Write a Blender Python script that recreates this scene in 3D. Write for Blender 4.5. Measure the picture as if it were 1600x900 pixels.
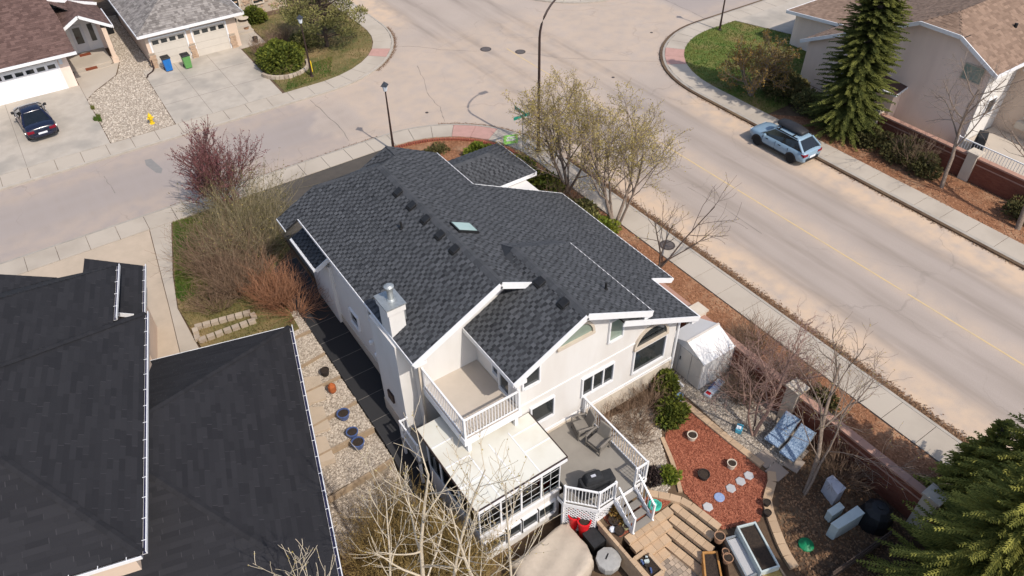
import bpy, math, random
import numpy as np
from mathutils import Vector, Matrix
R = math.radians
for o in list(bpy.data.objects): bpy.data.objects.remove(o)
scene = bpy.context.scene
COL = scene.collection

# ------------------------------------------------------------------ camera
TH, ROLL, YAW, FPX, CAMZ = R(41.92), R(-1.14), R(-33.68), 1150.0, 24.0
def _basis():
    M = np.array([[math.cos(YAW), -math.sin(YAW), 0], [math.sin(YAW), math.cos(YAW), 0], [0, 0, 1]])
    w = np.array([0, math.cos(TH), -math.sin(TH)]); r = np.array([1.0, 0, 0]); u = np.cross(r, w)
    c, s = math.cos(ROLL), math.sin(ROLL)
    return M @ (c*r + s*u), M @ (-s*r + c*u), M @ w
CR, CU, CW = _basis()
cam = bpy.data.cameras.new('camera'); cam_o = bpy.data.objects.new('camera', cam); COL.objects.link(cam_o)
cam.sensor_width = 36; cam.lens = FPX/1600*36; cam.clip_end = 2000; cam.clip_start = .3
mw = Matrix.Identity(4)
for i in range(3):
    mw[i][0] = CR[i]; mw[i][1] = CU[i]; mw[i][2] = -CW[i]
mw[2][3] = CAMZ
cam_o.matrix_world = mw
scene.camera = cam_o
scene.render.resolution_x, scene.render.resolution_y = 1024, 576

def at(px, py, z=0.0):
    "the real place of a point of known height, from the surveyed photograph"
    d = (px-800)/FPX*CR - (py-450)/FPX*CU + CW
    t = (z-CAMZ)/d[2]
    return Vector((d[0]*t, d[1]*t, z))
def at2(px, py, z=0.0):
    p = at(px, py, z); return (p.x, p.y)

# ------------------------------------------------------------------ light
SUN_EL = R(48.5); SUN_AZ = Vector((.12, -.99, 0)).normalized()
world = bpy.data.worlds.new('World'); scene.world = world; world.use_nodes = True
nt = world.node_tree; bg = nt.nodes['Background']
sky = nt.nodes.new('ShaderNodeTexSky'); sky.sky_type = 'NISHITA'; sky.sun_disc = False
sky.sun_elevation = SUN_EL; sky.sun_rotation = math.atan2(SUN_AZ.x, SUN_AZ.y)
sky.air_density = 1.0; sky.dust_density = 2.0
nt.links.new(sky.outputs[0], bg.inputs[0]); bg.inputs[1].default_value = .15
sun = bpy.data.lights.new('sun', 'SUN'); sun.energy = 3.3; sun.angle = R(.5); sun.color = (1, .925, .83)
sun_o = bpy.data.objects.new('sun', sun); COL.objects.link(sun_o)
sd = Vector((SUN_AZ.x*math.cos(SUN_EL), SUN_AZ.y*math.cos(SUN_EL), math.sin(SUN_EL)))
sun_o.rotation_euler = sd.to_track_quat('Z', 'Y').to_euler(); sun_o.location = (0, -20, 60)
vs = scene.view_settings; vs.view_transform = 'Standard'; vs.look = 'None'; vs.gamma = 1; vs.exposure = 0.25
vs.use_curve_mapping = False

# ------------------------------------------------------------------ materials
MATS = {}
def M(name, c1, c2=None, scale=3.0, rough=.8, bump=0.0, bscale=40.0, metal=0.0, src='noise', c3=None, s3=.25, spec=.3, trans=0.0, stretch=None):
    """procedural surface: c1..c2 mixed by noise (or by the face value rnd / the object's random number), c3 in large soft patches"""
    m = bpy.data.materials.new(name); m.use_nodes = True; t = m.node_tree; N = t.nodes; L = t.links
    b = N['Principled BSDF']; b.inputs['Roughness'].default_value = rough; b.inputs['Metallic'].default_value = metal
    b.inputs['Specular IOR Level'].default_value = spec
    geo = N.new('ShaderNodeNewGeometry'); vec = geo.outputs['Position']
    if stretch:
        mp = N.new('ShaderNodeMapping'); mp.inputs['Scale'].default_value = stretch; L.new(vec, mp.inputs[0]); vec = mp.outputs[0]
    c2 = c2 or tuple(x*.8 for x in c1)
    mix = N.new('ShaderNodeMix'); mix.data_type = 'RGBA'
    mix.inputs[6].default_value = (*c1, 1); mix.inputs[7].default_value = (*c2, 1)
    nz = N.new('ShaderNodeTexNoise'); nz.inputs['Scale'].default_value = scale; nz.inputs['Detail'].default_value = 8; nz.inputs['Roughness'].default_value = .65
    L.new(vec, nz.inputs['Vector'])
    if src == 'noise':
        rp = N.new('ShaderNodeMapRange'); rp.inputs[1].default_value = .35; rp.inputs[2].default_value = .65
        L.new(nz.outputs[0], rp.inputs[0]); L.new(rp.outputs[0], mix.inputs[0])
    elif src == 'attr':
        a = N.new('ShaderNodeAttribute'); a.attribute_name = 'rnd'; L.new(a.outputs['Fac'], mix.inputs[0])
    else:
        oi = N.new('ShaderNodeObjectInfo'); ad = N.new('ShaderNodeMath'); ad.operation = 'MULTIPLY_ADD'
        ad.inputs[1].default_value = .7; L.new(oi.outputs['Random'], ad.inputs[0]); 
        sc = N.new('ShaderNodeMath'); sc.operation = 'MULTIPLY'; sc.inputs[1].default_value = .3; L.new(nz.outputs[0], sc.inputs[0])
        L.new(sc.outputs[0], ad.inputs[2]); L.new(ad.outputs[0], mix.inputs[0])
    out = mix.outputs[2]
    if c3:
        n3 = N.new('ShaderNodeTexNoise'); n3.inputs['Scale'].default_value = s3; n3.inputs['Detail'].default_value = 5
        L.new(vec, n3.inputs['Vector'])
        r3 = N.new('ShaderNodeMapRange'); r3.inputs[1].default_value = .48; r3.inputs[2].default_value = .68
        L.new(n3.outputs[0], r3.inputs[0])
        m3 = N.new('ShaderNodeMix'); m3.data_type = 'RGBA'; m3.inputs[7].default_value = (*c3, 1)
        L.new(r3.outputs[0], m3.inputs[0]); L.new(out, m3.inputs[6]); out = m3.outputs[2]
    L.new(out, b.inputs['Base Color'])
    if bump:
        nb = N.new('ShaderNodeTexNoise'); nb.inputs['Scale'].default_value = bscale; nb.inputs['Detail'].default_value = 4
        L.new(vec, nb.inputs['Vector'])
        bp = N.new('ShaderNodeBump'); bp.inputs['Strength'].default_value = bump; bp.inputs['Distance'].default_value = .02
        L.new(nb.outputs[0], bp.inputs['Height']); L.new(bp.outputs[0], b.inputs['Normal'])
    if trans:
        tr = N.new('ShaderNodeBsdfTranslucent'); L.new(out, tr.inputs[0]); ms = N.new('ShaderNodeMixShader'); ms.inputs[0].default_value = trans
        L.new(b.outputs[0], ms.inputs[1]); L.new(tr.outputs[0], ms.inputs[2]); L.new(ms.outputs[0], N['Material Output'].inputs[0])
    MATS[name] = m
    return m

# ------------------------------------------------------------------ mesh builder
WL = {}                                  # world place of each object's origin
def wl(o): return WL.get(o.name, Vector((0, 0, 0))) if o else Vector((0, 0, 0))
def link(name, data, parent=None, loc=None, rot=0.0):
    o = bpy.data.objects.new(name, data); COL.objects.link(o)
    base = wl(parent)
    loc = Vector(loc) if loc is not None else base.copy()
    if parent: o.parent = parent
    o.location = loc - base
    if rot: o.rotation_euler = (0, 0, rot)
    WL[o.name] = loc.copy()
    return o
def thing(name, label, cat, loc=(0, 0, 0), group=None):
    o = link(name, None, None, loc); o.empty_display_size = .2
    o['label'] = label; o['category'] = cat
    if group: o['group'] = group
    return o
def tag(o, label, cat, group=None):
    o['label'] = label; o['category'] = cat
    if group: o['group'] = group
    return o
def struct(o, kind='structure'):
    o['kind'] = kind; return o
def copy_tree(o, parent=None):
    c = o.copy(); COL.objects.link(c)
    if parent: c.parent = parent
    WL[c.name] = wl(o).copy()
    for ch in list(o.children): copy_tree(ch, c)
    return c

class MB:
    def __init__(s): s.v = []; s.f = []; s.r = []; s.mi = []
    def face(s, pts, rnd=0.0, mi=0):
        n = len(s.v); s.v.extend(tuple(p) for p in pts); s.f.append(tuple(range(n, n+len(pts)))); s.r.append(rnd); s.mi.append(mi)
    def _hull8(s, p, rnd, mi=0):
        n = len(s.v); s.v.extend(tuple(q) for q in p)
        for q in ((3, 2, 1, 0), (4, 5, 6, 7), (0, 1, 5, 4), (1, 2, 6, 5), (2, 3, 7, 6), (3, 0, 4, 7)):
            s.f.append(tuple(n+i for i in q)); s.r.append(rnd); s.mi.append(mi)
    def box(s, x0, x1, y0, y1, z0, z1, rnd=0.0, mi=0):
        s._hull8([(x0, y0, z0), (x1, y0, z0), (x1, y1, z0), (x0, y1, z0), (x0, y0, z1), (x1, y0, z1), (x1, y1, z1), (x0, y1, z1)], rnd, mi); return s
    def rbox(s, c, l, w, z0, z1, ang=0.0, taper=1.0, rnd=0.0, mi=0):
        ca, sa = math.cos(ang), math.sin(ang); P = []
        for z, k in ((z0, 1.0), (z1, taper)):
            for a, b in ((-1, -1), (1, -1), (1, 1), (-1, 1)):
                x, y = a*l/2*k, b*w/2*k; P.append((c[0]+x*ca-y*sa, c[1]+x*sa+y*ca, z))
        s._hull8(P, rnd, mi); return s
    def bar(s, p, q, w, h, up=(0, 0, 1), rnd=0.0, mi=0):
        p = Vector(p); q = Vector(q); d = (q-p).normalized(); up = Vector(up)
        if abs(d.dot(up)) > .98: up = Vector((1, 0, 0))
        sx = d.cross(up).normalized()*w/2; sz = sx.cross(d).normalized()*h/2
        s._hull8([p-sx-sz, p+sx-sz, p+sx+sz, p-sx+sz, q-sx-sz, q+sx-sz, q+sx+sz, q-sx+sz], rnd, mi); return s
    def tube(s, pts, rads, n=6, cap=True, rnd=0.0, mi=0):
        pts = [Vector(p) for p in pts]; base = len(s.v); m = len(pts)
        for i, p in enumerate(pts):
            d = (pts[min(i+1, m-1)]-pts[max(i-1, 0)])
            if d.length < 1e-9: d = Vector((0, 0, 1))
            d.normalize(); a = Vector((0, 0, 1)) if abs(d.z) < .9 else Vector((1, 0, 0))
            x = d.cross(a).normalized(); y = d.cross(x); r = rads[i]
            for k in range(n):
                t = 2*math.pi*k/n; q = p + x*(math.cos(t)*r) + y*(math.sin(t)*r); s.v.append((q.x, q.y, q.z))
        for i in range(m-1):
            for k in range(n):
                a = base+i*n+k; b = base+i*n+(k+1) % n
                s.f.append((a, b, b+n, a+n)); s.r.append(rnd); s.mi.append(mi)
        if cap and n > 2:
            s.f.append(tuple(base+k for k in range(n))[::-1]); s.r.append(rnd); s.mi.append(mi)
            s.f.append(tuple(base+(m-1)*n+k for k in range(n))); s.r.append(rnd); s.mi.append(mi)
        return s
    def lathe(s, c, prof, n=16, rnd=0.0, mi=0, sx=1.0, sy=1.0):
        base = len(s.v); m = len(prof)
        for r, z in prof:
            for k in range(n):
                t = 2*math.pi*k/n; s.v.append((c[0]+math.cos(t)*r*sx, c[1]+math.sin(t)*r*sy, c[2]+z))
        for i in range(m-1):
            for k in range(n):
                a = base+i*n+k; b = base+i*n+(k+1) % n
                s.f.append((a, b, b+n, a+n)); s.r.append(rnd); s.mi.append(mi)
        s.f.append(tuple(base+k for k in range(n))[::-1]); s.r.append(rnd); s.mi.append(mi)
        s.f.append(tuple(base+(m-1)*n+k for k in range(n))); s.r.append(rnd); s.mi.append(mi)
        return s
    def prism(s, poly, z0, z1, rnd=0.0, mi=0):
        "poly: xy points; z0/z1 numbers or lists"
        n = len(poly); A = sum(poly[i][0]*poly[(i+1) % n][1]-poly[(i+1) % n][0]*poly[i][1] for i in range(n))
        if A < 0: poly = poly[::-1]
        b = len(s.v)
        s.v.extend((p[0], p[1], z0) for p in poly); s.v.extend((p[0], p[1], z1) for p in poly)
        s.f.append(tuple(b+i for i in range(n))[::-1]); s.f.append(tuple(b+n+i for i in range(n)))
        for i in range(n):
            j = (i+1) % n; s.f.append((b+i, b+j, b+n+j, b+n+i))
        s.r.extend([rnd]*(n+2)); s.mi.extend([mi]*(n+2)); return s
    def sect(s, prof, y0, y1, rnd=0.0, axis='y', mi=0):
        "profile in xz swept along y (axis y), or in yz swept along x (axis x)"
        n = len(prof); b = len(s.v)
        for y in (y0, y1):
            for p in prof: s.v.append((p[0], y, p[1]) if axis == 'y' else (y, p[0], p[1]))
        A = sum(prof[i][0]*prof[(i+1) % n][1]-prof[(i+1) % n][0]*prof[i][1] for i in range(n))
        flip = (A > 0) == (axis == 'x')
        F = [tuple(b+i for i in range(n)), tuple(b+n+i for i in range(n))[::-1]]
        for i in range(n):
            j = (i+1) % n; F.append((b+j, b+i, b+n+i, b+n+j))
        for q in F: s.f.append(q[::-1] if flip else q)
        s.r.extend([rnd]*(n+2)); s.mi.extend([mi]*(n+2)); return s
    def slab3(s, pts, t, rnd=0.0, mi=0):
        "a plate with top polygon pts and thickness t straight down"
        n = len(pts); b = len(s.v)
        s.v.extend(tuple(p) for p in pts); s.v.extend((p[0], p[1], p[2]-t) for p in pts)
        s.f.append(tuple(b+i for i in range(n))); s.f.append(tuple(b+n+i for i in range(n))[::-1])
        for i in range(n):
            j = (i+1) % n; s.f.append((b+j, b+i, b+n+i, b+n+j))
        s.r.extend([rnd]*(n+2)); s.mi.extend([mi]*(n+2)); return s
    def mesh(s, name, mat, smooth=False, origin=(0, 0, 0)):
        me = bpy.data.meshes.new(name); ox, oy, oz = origin
        me.from_pydata([(x-ox, y-oy, z-oz) for x, y, z in s.v], [], s.f)
        for mm in (mat if isinstance(mat, (list, tuple)) else [mat]): me.materials.append(MATS[mm] if isinstance(mm, str) else mm)
        if any(s.mi): me.polygons.foreach_set('material_index', s.mi)
        if any(s.r):
            a = me.attributes.new('rnd', 'FLOAT', 'FACE'); a.data.foreach_set('value', s.r)
        if smooth: me.polygons.foreach_set('use_smooth', [True]*len(me.polygons))
        me.update(); return me
    def build(s, name, mat, parent=None, smooth=False, origin=None, bevel=0.0):
        org = wl(parent) if parent else Vector(origin or (0, 0, 0))
        if parent and origin is not None: org = Vector(origin)
        o = link(name, s.mesh(name, mat, smooth, org), parent, org)
        if bevel:
            b = o.modifiers.new('bevel', 'BEVEL'); b.width = bevel; b.segments = 2; b.limit_method = 'ANGLE'
        return o

def shingle(mb, poly, course=.145, tw=(.13, .36), th=.016, seed=1, lo=0.0, hi=1.0, gap=.0, plain=.0):
    "lay overlapping shingle courses on a flat 3D polygon (top surface)"
    rng = random.Random(seed); P = [Vector(p) for p in poly]
    n = Vector((0, 0, 0))
    for i in range(len(P)):
        a, b = P[i], P[(i+1) % len(P)]; n += Vector(((a.y-b.y)*(a.z+b.z), (a.z-b.z)*(a.x+b.x), (a.x-b.x)*(a.y+b.y)))
    n.normalize()
    if n.z < 0: n = -n
    up = (Vector((0, 0, 1)) - n*n.z).normalized(); h = up.cross(n)
    uv = [((p-P[0]).dot(h), (p-P[0]).dot(up)) for p in P]
    v0 = min(q[1] for q in uv); v1 = max(q[1] for q in uv)
    def ints(v):
        xs = []
        for i in range(len(uv)):
            (a, b), (c, d) = uv[i], uv[(i+1) % len(uv)]
            if (b <= v < d) or (d <= v < b): xs.append(a+(c-a)*(v-b)/(d-b))
        xs.sort(); return [(xs[i], xs[i+1]) for i in range(0, len(xs)-1, 2)]
    O = P[0]; v = v0; k = 0; par = False
    while v < v1-.02:
        va, vb = v, min(v+course*1.12, v1)
        off = (0, .5, .25, .75, .4, .9)[k % 6]+rng.uniform(-.06, .06); prd = .29
        for (ua, ub) in ints(min(v+course*.5, v1-.005)):
            cells = []
            if plain:                                   # laminated shingles: broad tabs with narrower dark slots between
                i0 = int(ua/prd)-2
                for i in range(i0, int(ub/prd)+2):
                    e = (i+off)*prd+rng.uniform(-.025, .025); wt = rng.uniform(.15, .2)
                    cells += [(e, e+wt, min(1, max(.3, rng.gauss(.72, .13))), 1.15), (e+wt, e+prd+.03, max(0, rng.gauss(.2, .1)), .4)]
            else:
                u = ua - rng.random()*tw[1]
                while u < ub:
                    w = rng.uniform(*tw); cells.append((u, u+w-gap, rng.random(), rng.choice((.45, 1.0, 1.25)))); u += w
            for (u, w, r, tk) in cells:
                a = max(u, ua); b = min(w, ub)
                if b-a < .01: continue
                t = th*tk; r = lo+(hi-lo)*r
                p0 = O+h*a+up*va; p1 = O+h*b+up*va; p2 = O+h*b+up*vb; p3 = O+h*a+up*vb
                q0 = p0+n*t; q1 = p1+n*t; q2 = p2+n*.003; q3 = p3+n*.003
                mb.face((q0, q1, q2, q3), r); mb.face((p0, p1, q1, q0), r*.4)
                if hi < .5 and rng.random() < .4:       # thin paler dashes along some tab ends
                    e = min(a+.022, b); mb.face((q0+n*.002, O+h*e+up*va+n*(t+.002), O+h*e+up*(va+course*.9)+n*.006, O+h*a+up*(va+course*.9)+n*.006), rng.uniform(.55, 1))
        v += course; k += 1

def window(parent, axis, fixed, a0, a1, z0, z1, out=-1, fw=.07, depth=.09, mull=(), muntin=(), glass='glass', frame='white_trim', name='window', split=None):
    """framed window lying on a wall; axis 'y' = wall facing +-y at y=fixed (a is x), axis 'x' likewise; out = outward sign"""
    def pt(a, d, z): return (a, fixed+out*d, z) if axis == 'y' else (fixed+out*d, a, z)
    def bx(mb, a, b, d0, d1, z, y):
        p, q = pt(a, d0, z), pt(b, d1, y); mb.box(min(p[0], q[0]), max(p[0], q[0]), min(p[1], q[1]), max(p[1], q[1]), z, y)
    f = MB()
    bx(f, a0-fw, a0, -.05, depth, z0-fw, z1+fw); bx(f, a1, a1+fw, -.05, depth, z0-fw, z1+fw)
    bx(f, a0, a1, -.05, depth, z1, z1+fw); bx(f, a0, a1, -.05, depth+.03, z0-fw, z0)
    for m in mull: bx(f, a0+(a1-a0)*m-.035, a0+(a1-a0)*m+.035, -.05, depth-.012, z0, z1)
    for m in muntin:
        bx(f, a0, a1, 0, .055, z0+(z1-z0)*m-.012, z0+(z1-z0)*m+.012)
    w = f.build(name, frame, parent)
    g = MB(); bx(g, a0+.002, a1-.002, -.045, .03, z0+.002, z1-.002); g.build('pane', glass, w)
    return w

def railing(parent, p, q, h=1.0, name='railing', posts=(1, 1), step=.125, mat='white_trim', lean=False):
    p = Vector(p); q = Vector(q); mb = MB(); d = q-p; L = Vector((d.x, d.y, 0)).length; n = max(2, int(round(L/step)))
    for t, on in ((0, posts[0]), (1, posts[1])):
        if on:
            c = p+d*t; mb.box(c.x-.04, c.x+.04, c.y-.04, c.y+.04, c.z+.002, c.z+h+.06)
    hz = Vector((0, 0, h))
    mb.bar(p+hz, q+hz, .065, .05); mb.bar(p+Vector((0, 0, .1)), q+Vector((0, 0, .1)), .045, .04)
    r = mb.build(name, mat, parent)
    me = BAL.get((round(h, 2), mat))
    if me is None:
        b = MB(); b.box(-.011, .011, -.011, .011, .1, h-.02); me = b.mesh('baluster', mat); BAL[(round(h, 2), mat)] = me
    for i in range(1, n):
        link('baluster', me, r, p+d*(i/n))
    return r
BAL = {}
# ------------------------------------------------------------------ palette (real-world base colours, linear)
M('concrete', (.44, .385, .32), (.42, .365, .30), 1.2, .9, .15, 60, src='obj', c3=(.36, .31, .255), s3=.35)
M('driveway_concrete', (.44, .39, .33), (.39, .345, .29), 1.6, .9, .12, 60, c3=(.32, .29, .25), s3=.5)
M('tan_concrete', (.47, .38, .29), (.41, .335, .255), 1.0, .9, .12, 60)
M('pink_concrete', (.46, .27, .23), (.40, .24, .20), 3, .9, .2, 80)
M('kerb_concrete', (.40, .36, .31), (.33, .295, .25), 2.0, .9, .2, 40)
M('dark_drive', (.088, .076, .064), (.066, .058, .05), 1.2, .9, .2, 60)
M('dark_slab', (.022, .022, .024), (.030, .030, .032), 2.0, .85, .2, 80, src='obj')
M('soil', (.075, .045, .028), (.12, .08, .05), 2.5, .95, .6, 20, c3=(.16, .11, .065), s3=.6)
M('lawn', (.07, .12, .02), (.14, .15, .035), 1.6, .95, .6, 30, c3=(.23, .165, .07), s3=.45)
M('dry_lawn', (.17, .13, .055), (.09, .10, .028), 1.2, .95, .6, 30, c3=(.26, .18, .09), s3=.5)
M('grass_green', (.055, .12, .015), (.13, .18, .03), src='attr', rough=.8, trans=.2)
M('grass_blade', (.05, .12, .015), (.17, .16, .04), src='attr', rough=.8, trans=.2)
M('dry_blade', (.10, .095, .025), (.28, .20, .09), src='attr', rough=.8, trans=.2)
M('bark_mulch', (.29, .135, .068), (.19, .085, .042), 6, .95, .8, 30, c3=(.36, .22, .13), s3=.7)
M('mulch_chip', (.20, .08, .038), (.42, .22, .12), src='attr', rough=.9)
M('red_rock', (.30, .085, .045), (.17, .045, .025), 7, .9, .8, 30)
M('red_chip', (.17, .042, .022), (.42, .15, .085), src='attr', rough=.85)
M('pebble_bed', (.40, .34, .27), (.24, .195, .15), 9, .9, .9, 25)
M('pebble', (.20, .165, .13), (.56, .49, .41), src='attr', rough=.85)
M('dry_leaf', (.10, .05, .025), (.25, .15, .085), src='attr', rough=.9)
M('stucco', (.665, .645, .62), (.64, .618, .59), .7, .92, .3, 60, c3=(.61, .58, .545), s3=.6, stretch=(1.6, 1.6, .5))
M('stucco_tan', (.56, .49, .40), (.50, .43, .35), 1.5, .92, .25, 120)
M('stucco_pink', (.80, .65, .56), (.77, .62, .53), .5, .92, .2, 120, c3=(.70, .56, .48), s3=.5, stretch=(1.5, 1.5, .4))
M('stucco_cream', (.64, .50, .39), (.59, .46, .36), 1.0, .92, .2, 120)
M('white_trim', (.74, .74, .745), (.69, .69, .70), 4, .45, 0, spec=.4)
M('soffit_white', (.74, .73, .72), (.69, .68, .67), 4, .6)
M('gutter_navy', (.02, .02, .055), (.03, .03, .07), 4, .5)
M('shingle_charcoal', (.018, .0195, .0225), (.088, .092, .100), src='attr', rough=.9, bump=.5, bscale=160)
M('shingle_slate', (.0145, .0145, .0175), (.043, .042, .047), src='attr', rough=.92, bump=.4, bscale=120)
M('shingle_brown', (.085, .05, .042), (.15, .092, .078), src='attr', rough=.92, bump=.4, bscale=120)
M('shingle_tan', (.17, .112, .08), (.265, .18, .13), src='attr', rough=.92, bump=.4, bscale=120)
M('cedar_shake', (.14, .125, .115), (.29, .265, .245), src='attr', rough=.92, bump=.5, bscale=80)
M('ridge_cap', (.045, .048, .053), (.07, .073, .08), src='attr', rough=.92, bump=.4, bscale=120)
M('black_plastic', (.012, .012, .013), (.02, .02, .021), 6, .5)
M('matt_black', (.010, .010, .011), (.016, .016, .017), 6, .9)
M('galvanised', (.42, .44, .44), (.33, .35, .35), 8, .45, metal=.6)
M('glass', (.018, .022, .024), (.03, .035, .036), 1.2, .05, spec=.8)
M('glass_teal', (.30, .42, .41), (.36, .47, .46), 2, .12, spec=.6)
M('glass_sage', (.20, .26, .215), (.25, .30, .25), 2, .08, spec=.6)
M('panel_cream', (.62, .61, .545), (.59, .575, .51), .8, .55, c3=(.55, .52, .44), s3=.9)
M('deck_grey', (.255, .235, .205), (.225, .205, .18), 1.6, .75, .05, 60)
M('deck_board', (.20, .185, .165), (.25, .23, .205), src='obj', rough=.8)
M('balcony_floor', (.47, .41, .345), (.43, .375, .315), 1.2, .85, .08, 60)
M('block_tan', (.50, .36, .235), (.39, .275, .18), src='obj', rough=.92, bump=.5, bscale=50, scale=6)
M('paver_mix', (.20, .165, .135), (.44, .345, .26), src='attr', rough=.92, bump=.3, bscale=60)
M('timber', (.36, .27, .18), (.28, .205, .135), 4, .85, .2, 40, stretch=(1, 1, 8))
M('timber_orange', (.46, .235, .075), (.37, .18, .055), 4, .75, .15, 40)
M('road_paint', (.60, .44, .22), (.50, .38, .22), 3, .8, c3=(.47, .38, .25), s3=1.1)
M('cast_iron', (.075, .06, .055), (.05, .042, .04), 12, .7, .4, 60)
M('pole_brown', (.030, .018, .016), (.045, .026, .022), 3, .5)
M('yellow_paint', (.72, .50, .02), (.64, .43, .02), 6, .5)
M('lamp_glass', (.62, .66, .70), (.55, .60, .65), 6, .15, spec=.6)
M('sign_green', (.02, .28, .20), (.03, .33, .24), 6, .4)
M('sign_lime', (.30, .68, .16), (.36, .72, .2), 6, .5)
M('plastic_blue', (.015, .13, .42), (.02, .16, .46), 6, .45)
M('plastic_green', (.10, .26, .075), (.12, .29, .09), 6, .45)
M('plastic_red', (.62, .015, .02), (.55, .012, .018), 5, .35)
M('plastic_teal', (.05, .45, .34), (.07, .52, .40), 5, .4)
M('plastic_grey', (.46, .47, .52), (.40, .41, .46), 3, .6)
M('plastic_pale', (.50, .555, .545), (.44, .50, .49), 3, .6)
M('plastic_skyblue', (.20, .36, .52), (.30, .45, .58), 4, .45)
M('deep_green', (.005, .16, .06), (.008, .20, .08), 4, .5)
M('vinyl_beige', (.60, .555, .50), (.55, .505, .45), 1.4, .7)
M('vinyl_white', (.70, .68, .66), (.67, .65, .625), 1.5, .6)
M('cover_beige', (.46, .39, .315), (.40, .34, .275), 2.5, .85, .5, 9)
M('cover_charcoal', (.017, .018, .02), (.026, .027, .03), 5, .85, .4, 14)
M('cover_grey', (.36, .355, .34), (.28, .275, .265), 4, .85, .4, 14)
M('wicker_grey', (.13, .115, .10), (.22, .20, .175), 30, .8, .5, 60)
M('cushion_taupe', (.21, .19, .165), (.18, .165, .145), 4, .9, .2, 30)
M('plaid', (.04, .10, .22), (.42, .52, .62), 5, .85, .2, 40, stretch=(3.0, 5.0, 1))
M('pot_cream', (.60, .52, .42), (.52, .45, .36), 6, .7)
M('pot_blue', (.055, .085, .20), (.08, .12, .26), 5, .35)
M('pot_clay', (.36, .21, .13), (.30, .17, .10), 6, .8)
M('pot_dark', (.022, .017, .015), (.035, .027, .023), 6, .8)
M('pot_soil', (.022, .016, .013), (.05, .035, .025), 20, .95, .6, 40)
M('stone_hex', (.48, .47, .47), (.36, .36, .37), src='obj', rough=.85, bump=.4, bscale=40)
M('flagstone', (.27, .22, .18), (.36, .30, .25), src='obj', rough=.9, bump=.3, bscale=30)
M('field_stone', (.50, .42, .33), (.30, .24, .185), src='obj', rough=.9, bump=.6, bscale=25)
M('veneer_stone', (.50, .36, .25), (.34, .235, .165), src='obj', rough=.9, bump=.5, bscale=30)
M('door_beige', (.56, .51, .445), (.52, .475, .415), 2, .6)
M('door_white', (.80, .80, .82), (.77, .77, .79), 2, .5)
M('paint_navy', (.008, .011, .028), (.012, .015, .034), 5, .18, spec=.6)
M('paint_steelblue', (.23, .33, .42), (.205, .30, .385), 5, .25, spec=.6)
M('car_glass', (.006, .008, .009), (.010, .012, .014), 3, .05, spec=.8)
M('tyre', (.012, .012, .012), (.02, .02, .02), 20, .9)
M('rim_grey', (.12, .11, .10), (.16, .15, .14), 8, .4, metal=.6)
M('tail_red', (.16, .004, .014), (.21, .006, .02), 9, .2)
M('plate_white', (.72, .74, .78), (.66, .69, .74), 9, .4)
M('bark_grey', (.17, .125, .095), (.26, .205, .165), 14, .9, .6, 30)
M('bark_pale', (.62, .54, .42), (.46, .39, .29), 9, .9, .4, 30)
M('bark_dark', (.060, .042, .034), (.10, .072, .058), 14, .9, .5, 30)
M('bark_purple', (.12, .05, .045), (.20, .095, .085), 10, .9)
M('twig_red', (.20, .085, .042), (.33, .17, .10), src='attr', rough=.9)
M('twig_brown', (.13, .08, .052), (.27, .185, .125), src='attr', rough=.9)
M('twig_olive', (.15, .10, .03), (.36, .25, .095), src='attr', rough=.9)
M('bud_olive', (.29, .22, .05), (.50, .40, .14), src='attr', rough=.85, trans=.3)
M('bud_plum', (.13, .045, .05), (.22, .09, .09), src='attr', rough=.85, trans=.2)
M('bud_rust', (.24, .13, .04), (.30, .22, .06), src='attr', rough=.85, trans=.3)
M('leaf_fresh', (.12, .17, .02), (.30, .31, .04), src='attr', rough=.8, trans=.3)
M('leaf_juniper', (.050, .072, .010), (.185, .195, .024), src='attr', rough=.85, trans=.15)
M('leaf_pine', (.06, .068, .022), (.30, .27, .095), src='attr', rough=.85, trans=.15)
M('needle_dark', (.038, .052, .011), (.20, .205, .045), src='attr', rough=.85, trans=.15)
M('bud_gold', (.25, .16, .045), (.42, .30, .12), src='attr', rough=.85, trans=.25)
M('twig_greyolive', (.12, .10, .05), (.27, .225, .14), src='attr', rough=.9)
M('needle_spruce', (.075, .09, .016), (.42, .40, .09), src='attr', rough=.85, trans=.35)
M('leaf_dull', (.055, .055, .018), (.15, .125, .045), src='attr', rough=.9, trans=.15)
M('leaf_dark', (.020, .012, .012), (.055, .035, .03), src='attr', rough=.85, trans=.1)
M('fabric_red', (.36, .02, .03), (.30, .018, .026), 6, .9)
M('interior', (.16, .13, .10), (.12, .10, .08), 3, .9)

def clear_glass():
    m = bpy.data.materials.new('clear_glass'); m.use_nodes = True; t = m.node_tree; N = t.nodes
    tr = N.new('ShaderNodeBsdfTransparent'); tr.inputs[0].default_value = (.46, .47, .47, 1)
    gl = N.new('ShaderNodeBsdfGlossy'); gl.inputs['Roughness'].default_value = .05; gl.inputs[0].default_value = (.8, .85, .9, 1)
    fr = N.new('ShaderNodeFresnel'); ms = N.new('ShaderNodeMixShader')
    t.links.new(fr.outputs[0], ms.inputs[0]); t.links.new(tr.outputs[0], ms.inputs[1]); t.links.new(gl.outputs[0], ms.inputs[2])
    t.links.new(ms.outputs[0], N['Material Output'].inputs[0]); MATS['clear_glass'] = m
clear_glass()

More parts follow.
